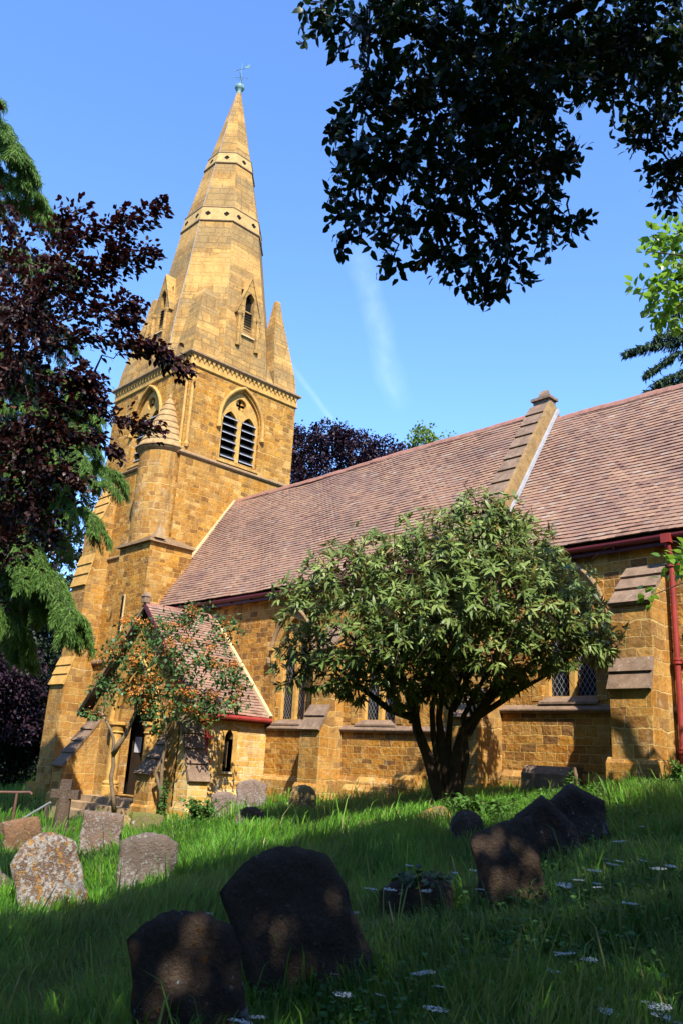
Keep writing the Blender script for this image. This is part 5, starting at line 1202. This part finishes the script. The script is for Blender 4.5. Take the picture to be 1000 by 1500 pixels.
for k in range(46):
    z = 3+RNG.random()*12.5; a = RNG.random()*2*PI; L_ = max(.5, (17.2-z)*.22)
    b0 = np.array((-8.6-.35*(0), 24.4, z)); d = np.array((math.cos(a), math.sin(a), 0))
    if d @ np.array((-.7,.0,0)) > .35 and z > 11.3: continue
    FB.append([tuple(b0), tuple(b0+d*L_*.6-np.array((0,0,.1))), tuple(b0+d*L_-np.array((0,0,.5)))])
pos, ax, no, ln = needles(FB, 60, .5, .55, .10, .2)
leaf_mesh('crown', pos, ax, no, ln, ln*.3, LM['fir'], RNG.random(len(pos)), o, (tx, ty, tz), shape='blade')
def ext(mb):
    for f in FB: mb.tube(f, [.05,.035,.02,.012][:len(f)], 5)
tr_limbs(o, [[(-8.6,24.4,tz-.3),(-8.6,24.4,6),(-8.6,24.4,12),(-8.6,24.4,17)]], M['bark_grey'], .3, .04, 8, 'trunk', ext)

# rounded crowns far behind
def round_tree(name, lumps, dens, per, spread, l0, l1, lm, base, label, group=None, shell=.5, bark='bark_grey', droop=-.2, lim=None):
    bx, by = base; z = gzf(bx, by)
    o = plant(name, (bx, by, z), label, 'tree' if 'bush' not in name else 'bush', group)
    P, D = lump_points(lumps, dens, shell, .9)
    pos, ax, no, ln = spray(P, D, per, spread, l0, l1, droop)
    leaf_mesh('crown', pos, ax, no, ln, ln*.6, LM[lm], np.clip(RNG.random(len(pos)), 0, 1), o, (bx, by, z))
    zt = max(l[2] for l in lumps); cxm = np.mean([l[0] for l in lumps]); cym = np.mean([l[1] for l in lumps]); zc = np.mean([l[2] for l in lumps])
    lim = lim or [[(bx,by,z-.3), (bx*.7+cxm*.3, by*.7+cym*.3, z+(zc-z)*.5), (cxm,cym,zc), (cxm,cym,zt-.3)]]
    def ext(mb): twigs_to(mb, lim[0][1:], [(a, b, c) for a, b, c, r in lumps], .07 if lm != 'laurel' else .03, .1)
    tr_limbs(o, lim, M[bark], .25, .05, 8, 'trunk', ext); return o
FB2 = FARB + [(-26.5,22.6,10.6,1.5),(-24.6,24.2,10.2,1.6),(-22.4,26.0,11.2,1.3),(-23.2,25.4,9.0,1.8),(-25.6,23.6,8.6,1.8)]
round_tree('copper_beech', FB2, 260, 9, .10, .09, .16, 'farbeech', (-24.4,24.4), 'distant purple copper beech showing above the nave roof beside the tower', 'copper beeches', .3)
round_tree('lime_tree', LIME+[(-23.4,28.6,12.2,1.3)], 150, 9, .14, .12, .2, 'lime', (-23.4,28.6), 'pale yellow-green treetop just showing over the nave ridge')
round_tree('yew_tree', YEW[:8]+YEW[9:]+[(-36.5,16,-1.2,1.8),(-38,13.5,.2,2.2),(-37,17.5,1.5,1.8),(-35.5,15.5,1.6,1.6)], 130, 9, .13, .12, .22, 'yew', (-34.6,13.8), 'dark yew filling the shade below the cedar at the left edge')
round_tree('yew_bush', [YEW[5], YEW[6], (-33.0,15.2,-1.0,.9), (-31.6,14.6,-1.35,.6)], 160, 9, .1, .08, .16, 'yew', (-32.6,15.5), 'low dark evergreen bush at the foot of the tower')
round_tree('yew_tree', [(-44,18,2,4.2),(-47,13,1,4.5),(-43,23,4,4),(-50,8,3,5),(-42,27,1,4),(-46,20,6,3.5),(-52,2,2,5)], 22, 9, .3, .3, .5, 'yew', (-46,17), 'broad mass of dark evergreen far behind the tower foot')
round_tree('copper_beech', PURP, 150, 9, .12, .10, .18, 'farbeech', (-32.4,12.2), 'dark purple beech crowding the lower left edge under the cedar', 'copper beeches', .3)
# laurel at the right edge
o = round_tree('laurel_tree', LAUREL+[(-1.6,11.8,4.5,.7),(-1.2,11.5,5.6,.8),(-1.0,11.6,3.6,.7),(-1.8,12.2,3.2,.6)], 330, 4, .07, .1, .16, 'laurel', (-2.4,11.3), 'bright green glossy-leaved laurel reaching in from the right edge', None, .3, 'bark', -.1, [[(-2.4,11.3,gzf(-2.4,11.3)-.3),(-2.5,11.2,1.5),(-2.6,11.0,3.4),(-2.6,10.7,5.2),(-2.7,10.4,6.6)]])

# unseen belt of trees added behind the viewer: keeps the low sky off the walls and the grass
wl = []
for k in range(46):
    a = math.radians(28 + 222*k/45); d = 25 + 5*RNG.random() + (6 if k % 2 else 0)
    for zz, r_ in ((1.5, 3.6), (6.0, 4.0), (10.5 + 2*RNG.random(), 3.4)): wl.append((d*math.sin(a)+RNG.normal(), d*math.cos(a)+RNG.normal(), zz, r_))
P, D = lump_points(wl, 9, .3, .95)
pos, ax, no, ln = spray(P, D, 8, .45, .5, .8, -.2)
o = leaf_mesh('added_tree_screen', pos, ax, no, ln, ln*.75, LM['yew'], RNG.random(len(pos)), None, (0,0,0))
tag(o, 'unseen dark belt of trees added behind the viewer to block the low sky', 'added_tree_screen', kind='stuff')
# young plants
def leafy(name, x, y, h, n, label, cat, lm='weed', spread=.25, l0=.06, l1=.12, seed=0, group=None):
    z = gzf(x, y); o = plant(name, (x, y, z), label, cat, group); mb = MB(); P = []; A = []
    for k in range(n):
        a = RNG.random()*2*PI; hh = h*(.6+.4*RNG.random()); t = (x+spread*math.cos(a)*RNG.random(), y+spread*math.sin(a)*RNG.random(), z+hh)
        mb.tube([(x+.05*math.cos(a), y+.05*math.sin(a), z-.05), ((x+t[0])/2, (y+t[1])/2, z+hh*.55), t], [.012,.009,.004], 5)
        for s in np.linspace(.3, 1, 9):
            p = np.array((x,y,z))*(1-s)+np.array(t)*s
            for j in range(3): P.append(p+RNG.normal(size=3)*.02); A.append(nrm(RNG.normal(size=3)*np.array((1,1,.35))+np.array((0,0,-.05))))
    P = np.array(P); A = np.array(A); m = len(P)
    leaf_mesh('leaves', P, A, nrm(np.array((0,0,1.))+RNG.normal(size=(m,3))*.4), l0+(l1-l0)*RNG.random(m), (l0+(l1-l0)*RNG.random(m))*.5, LM[lm], RNG.random(m), o, (x,y,z))
    mb.build('stems', M['bark'], o)
leafy('sapling', -15.9, 10.32, 1.05, 9, 'leafy green sapling growing at the shaded foot of the porch buttress', 'sapling')
leafy('nettle_plant', -13.6, 9.7, .5, 26, 'clump of bright green nettles in the grass below the sapling', 'weed plant', spread=.55)
leafy('climbing_plant', -6.0, 13.2, .45, 8, 'small green plant at the foot of the red downpipe', 'weed plant', spread=.2)
leafy('weed_clump', -8.0, 10.9, .3, 30, 'low leafy green weeds right beside the shrub stems', 'weed plant', spread=.8)
leafy('weed_clump', -7.95, 13.2, .4, 6, 'thin weed standing in the shadow of the chancel buttress', 'weed plant', spread=.15)
# ivy on the low stone
x, y = -4.58, 5.38; z = gzf(x, y); n = 200
P = np.stack([x+RNG.normal(size=n)*.08, y+.08+RNG.normal(size=n)*.16, z+.28+.12*RNG.random(n)], 1); P[:,0] += -.05; 
io = leaf_mesh('ivy', P, nrm(rdir(n)+np.array((.3,-.3,-.4))), nrm(rdir(n)*.5+np.array((.5,-.4,.7))), .03+.03*RNG.random(n), .03+.03*RNG.random(n), LM['ivy'], RNG.random(n), None, (x, y, z))
tag(io, 'ivy trailing over the low dark headstone', 'ivy')

# cow parsley
def parsley_proto():
    o = plant('cow_parsley', (0,0,0), 'thin cow parsley stem with a flat white flower head in the shaded grass', 'wildflower', 'cow parsley in the foreground grass')
    mb = MB(); mb.tube([(0,0,-.05),(.01,.01,.2),(.02,0,.40)], [.005,.004,.003], 5)
    for k in range(8):
        a = 2*PI*k/8; mb.tube([(.02,0,.40),(.02+.05*math.cos(a),.05*math.sin(a),.455)], .002, 4)
    mb.build('stem', M['weed_stem'], o)
    n = 110; P = []
    for k in range(9):
        a = 2*PI*k/8; r = .05 if k < 8 else 0
        for j in range(12): P.append((.02+r*math.cos(a)+RNG.normal()*.011, r*math.sin(a)+RNG.normal()*.011, .458+RNG.normal()*.003))
    P = np.array(P); m = len(P)
    leaf_mesh('flower_head', P, nrm(RNG.normal(size=(m,3))*np.array((1,1,.15))), nrm(np.array((0,0,1.))+RNG.normal(size=(m,3))*.2), np.full(m, .013), np.full(m, .012), LM['white'], RNG.random(m), o, (0,0,0), fold=0, curl=0)
    return o
M['weed_stem'] = plain_mat('green_stem', (.08,.15,.04), .6, .2, 8, None, 0, .3, 0)
proto = parsley_proto(); first = True
for (x, y, s) in PARSLEY:
    s = s*.78
    if first: r = proto; first = False
    else:
        r = proto.copy(); C.objects.link(r)
        for ch in list(proto.children):
            c = ch.copy(); C.objects.link(c); c.parent = r
    r.location = (x, y, gzf(x, y)); r.rotation_euler = (RNG.normal()*.08, RNG.normal()*.08, RNG.random()*6.28); r.scale = (s, s, s)

# ------------------------------------------------------------------ grass
def in_view(x, y, deg=31):
    d = -.7266*x + .687*y; l = .687*x + .7266*y
    return (d > 1.2) & (np.abs(l) < np.tan(math.radians(deg))*d + .6), d
def on_church(x, y):
    return ((y > 13.86) & (x > -23)) | ((x > -22.9) & (x < -16.5) & (y > 11.3)) | ((x > -22.0) & (x < -18.2) & (y > 10.4)) | ((x < -22.9) & (y > 13.0) & (x > -28.6))
def grass():
    pos = []; L_ = []
    for n, d0, d1, l0, l1 in ((105000, 1.2, 7.5, .12, .34), (145000, 7.5, 17, .16, .34), (65000, 17, 40, .2, .4)):
        dd = np.sqrt(RNG.random(n)*(d1*d1-d0*d0)+d0*d0); a = (RNG.random(n)*2-1)*math.radians(39)
        l = np.tan(a)*dd
        x = -.7266*dd + .687*l; y = .687*dd + .7266*l
        ok = ~on_church(x, y) & (y < 30); x, y, dd = x[ok], y[ok], dd[ok]; n = len(x)
        cl = .5+.5*np.sin(x*2.1+np.sin(y*1.7)*1.5)*np.sin(y*2.3+np.cos(x*1.3)*1.2)
        pos.append(np.stack([x, y, gz(x, y)-.02, cl], 1)); L_.append((l0+(l1-l0)*RNG.random(n)**1.5)*(.45+.85*cl)*np.where(RNG.random(n) < .012, 1.9, 1))
    p = np.concatenate(pos); L = np.concatenate(L_); n = len(p); cl = p[:,3]; p = p[:,:3]
    fl = .5+.5*np.sin(p[:,0]*.9+1.3*np.sin(p[:,1]*.8)); la = fl*5+RNG.normal(size=n)*1.3
    lean = np.stack([np.cos(la), np.sin(la), np.zeros(n)], 1)
    bend = (.15+.5*RNG.random(n)**1.5)[:,None]
    wdt = (.0035+.004*RNG.random(n))[:,None]*(1+.05*np.linalg.norm(p, axis=1)[:,None])
    sd = np.stack([-np.sin(RNG.random(n)*6.28), np.cos(RNG.random(n)*6.28), np.zeros(n)], 1); sd = nrm(sd)
    up = np.array((0,0,1.))
    Lc = L[:,None]
    m1 = p + up*Lc*.5 + lean*Lc*bend*.22; m2 = p + up*Lc*.82 + lean*Lc*bend*.6; tip = p + up*Lc*(1-.25*bend) + lean*Lc*bend*1.1
    V = np.stack([p-sd*wdt, p+sd*wdt, m1-sd*wdt*.85, m1+sd*wdt*.85, m2-sd*wdt*.5, m2+sd*wdt*.5, tip], 1).reshape(-1,3)
    b = (np.arange(n)*7)[:,None]
    q = np.concatenate([b+np.array((0,1,3,2)), b+np.array((2,3,5,4))]); t = b+np.array((4,5,6))
    lv = np.concatenate([q.ravel(), t.ravel()]); ls = np.concatenate([np.arange(2*n)*4, 8*n+np.arange(n)*3]); lt = np.concatenate([np.full(2*n,4), np.full(n,3)])
    me = bpy.data.meshes.new('grass'); me.vertices.add(len(V)); me.vertices.foreach_set('co', V.ravel())
    me.loops.add(len(lv)); me.loops.foreach_set('vertex_index', lv.astype(np.int32)); me.polygons.add(3*n)
    me.polygons.foreach_set('loop_start', ls.astype(np.int32)); me.polygons.foreach_set('loop_total', lt.astype(np.int32)); me.polygons.foreach_set('use_smooth', np.ones(3*n, bool))
    me.update(calc_edges=True)
    rd = np.clip(.25+.35*cl+RNG.normal(size=n)*.16 + (RNG.random(n) < .025)*.5, 0, 1)
    at = me.attributes.new('rnd', 'FLOAT', 'POINT'); at.data.foreach_set('value', np.repeat(rd, 7).astype(np.float32))
    me.materials.append(LM['grass']); o = bpy.data.objects.new('grass', me); C.objects.link(o)
    tag(o, 'long unmown grass over the whole churchyard', 'grass', kind='stuff')
grass()
def ground_leaves(name, spots, n, l0, l1, h, lm, label, cat):
    P = []
    for x, y, r in spots:
        m = int(n*r*r); a = RNG.random(m)*2*PI; rr = r*np.sqrt(RNG.random(m)); xx, yy = x+rr*np.cos(a), y+rr*np.sin(a)
        P.append(np.stack([xx, yy, gz(xx, yy)+.03+h*RNG.random(m)], 1))
    P = np.concatenate(P); P = P[~on_church(P[:,0], P[:,1])]; m = len(P)
    o = leaf_mesh(name, P, nrm(RNG.normal(size=(m,3))*np.array((1,1,.4))), nrm(np.array((0,0,1.))+RNG.normal(size=(m,3))*.4), l0+(l1-l0)*RNG.random(m), (l0+(l1-l0)*RNG.random(m))*.75, LM[lm], RNG.random(m), None, (0,0,0))
    tag(o, label, cat, kind='stuff')
ground_leaves('ground_cover', [(-8.6,10.4,1.3),(-7.2,11.0,1.2),(-9.6,12.0,1.0),(-6.8,12.3,1.2),(-4.0,5.0,1.3),(-3.2,4.6,1.2),(-13.6,9.7,.8),(-3.6,7.2,1.5),(-5.0,3.6,.9),(-6.0,9.6,1.2)], 900, .025,.055, .2, 'weed', 'low broad-leaved weeds growing through the grass', 'ground cover')
ground_leaves('yellow_flowers', [(-12.6,9.0,.7),(-13.0,9.8,.5)], 110, .012,.02, .3, 'yellow', 'scattered tiny yellow flowers in the sunlit grass', 'wildflowers')

# ------------------------------------------------------------------ reflectances
# every colour above was picked by eye against a grey card; this brings them to measured reflectance (ironstone about 0.3, leaves 0.05 to 0.12)
REFL = {'shrub_leaf': 1.0, 'porch_stone': .85, 'grass_blade': 1.12, 'cedar_needle': .66, 'laurel_leaf': .8, 'white_petal': .9, 'small_green_leaf': .85, 'orange_flower': .85}
for m in bpy.data.materials:
    k = REFL.get(m.name, .72); q = NT(m.node_tree)
    for nd in list(m.node_tree.nodes):
        sock = nd.inputs['Base Color'] if nd.type == 'BSDF_PRINCIPLED' else nd.inputs['Color'] if nd.type == 'BSDF_TRANSLUCENT' else None
        if sock is None: continue
        if sock.links:
            src = sock.links[0].from_socket; q.l(q.mix(1.0, src, (k, k, k), 'MULTIPLY'), sock)
        else: sock.default_value = (*(c*k for c in sock.default_value[:3]), 1)
        if nd.type == 'BSDF_PRINCIPLED': nd.inputs['Specular IOR Level'].default_value *= .7
# ------------------------------------------------------------------ sky, sun, camera
SUN_AZ, SUN_EL = math.radians(121), math.radians(47)
sv = Vector((math.sin(SUN_AZ)*math.cos(SUN_EL), math.cos(SUN_AZ)*math.cos(SUN_EL), math.sin(SUN_EL)))
sd = bpy.data.lights.new('sun', 'SUN'); sd.energy = 5.0; sd.angle = math.radians(.55); sd.color = (1.0, .94, .82)
so = bpy.data.objects.new('sun', sd); C.objects.link(so); so.rotation_euler = sv.to_track_quat('Z', 'Y').to_euler(); so.location = sv*60
w = bpy.data.worlds.new('World'); bpy.context.scene.world = w; w.use_nodes = True
nt = w.node_tree; q = NT(nt); bg = nt.nodes['Background']
sky = q.n('ShaderNodeTexSky', sky_type='NISHITA'); sky.sun_disc = False; sky.sun_elevation = SUN_EL; sky.sun_rotation = SUN_AZ
sky.air_density = 1.0; sky.dust_density = .4; sky.ozone_density = 1.5
tint = q.mix(1.0, sky.outputs[0], (1.2, 1.62, 2.25), 'MULTIPLY')
# thin high cirrus streaks (in sky directions)
dirv = q.n('ShaderNodeTexCoord').outputs['Generated']
def streak(d0, d1, width, amt, tint):
    a, b = Vector(d0).normalized(), Vector(d1).normalized(); nrm_ = a.cross(b).normalized(); mid = (a+b).normalized()
    hl = math.acos(a.dot(b))/2
    def dot(v):
        x = q.n('ShaderNodeVectorMath', operation='DOT_PRODUCT'); q.l(dirv, x.inputs[0]); x.inputs[1].default_value = v; return x.outputs['Value']
    ns = q.noise(dirv, 9, 5, .65)
    d = q.math('ABSOLUTE', q.math('ADD', dot(nrm_), q.math('MULTIPLY', q.math('SUBTRACT', ns, .5), width*2.0)))
    f = q.math('SUBTRACT', 1.0, q.math('MINIMUM', 1.0, q.math('DIVIDE', d, width)))
    al = q.math('MINIMUM', 1.0, q.math('MAXIMUM', 0.0, q.math('MULTIPLY', q.math('SUBTRACT', dot(mid), math.cos(hl*1.25)), 1/(1-math.cos(hl*1.25))*1.6)))
    k = q.math('MULTIPLY', q.math('MULTIPLY', f, al), q.math('MULTIPLY', q.noise(dirv, 40, 5, .7), amt))
    return q.mix(k, tint, (7.5, 9.0, 11.0))
tint = streak((-0.6, 0.5716, 0.5597), (-0.6151, 0.6665, 0.4212), .02, .22, tint)
tint = streak((-0.6951, 0.5656, 0.4438), (-0.6793, 0.6227, 0.3883), .005, .2, tint)
q.l(tint, bg.inputs['Color']); bg.inputs['Strength'].default_value = .092
cd = bpy.data.cameras.new('camera'); co = bpy.data.objects.new('camera', cd); C.objects.link(co)
R_, U_, F_ = Vector((0.697673, 0.714401, 0.053696)), Vector((0.170401, -0.238276, 0.956132)), Vector((-0.695856, 0.657918, 0.287974))
co.matrix_world = Matrix((( R_.x, U_.x, -F_.x, 0), (R_.y, U_.y, -F_.y, 0), (R_.z, U_.z, -F_.z, 0), (0,0,0,1)))
cd.sensor_fit = 'VERTICAL'; cd.sensor_height = 24.0; cd.lens = 24.0*1206.95/1500
cd.clip_start = .05; cd.clip_end = 3000
sc = bpy.context.scene; sc.camera = co
sc.view_settings.view_transform = 'Standard'; sc.view_settings.look = 'None'; sc.view_settings.exposure = 1.1; sc.view_settings.gamma = 1
sc.cycles.max_bounces = 6; sc.cycles.diffuse_bounces = 3; sc.cycles.transparent_max_bounces = 8; sc.cycles.use_denoising = True
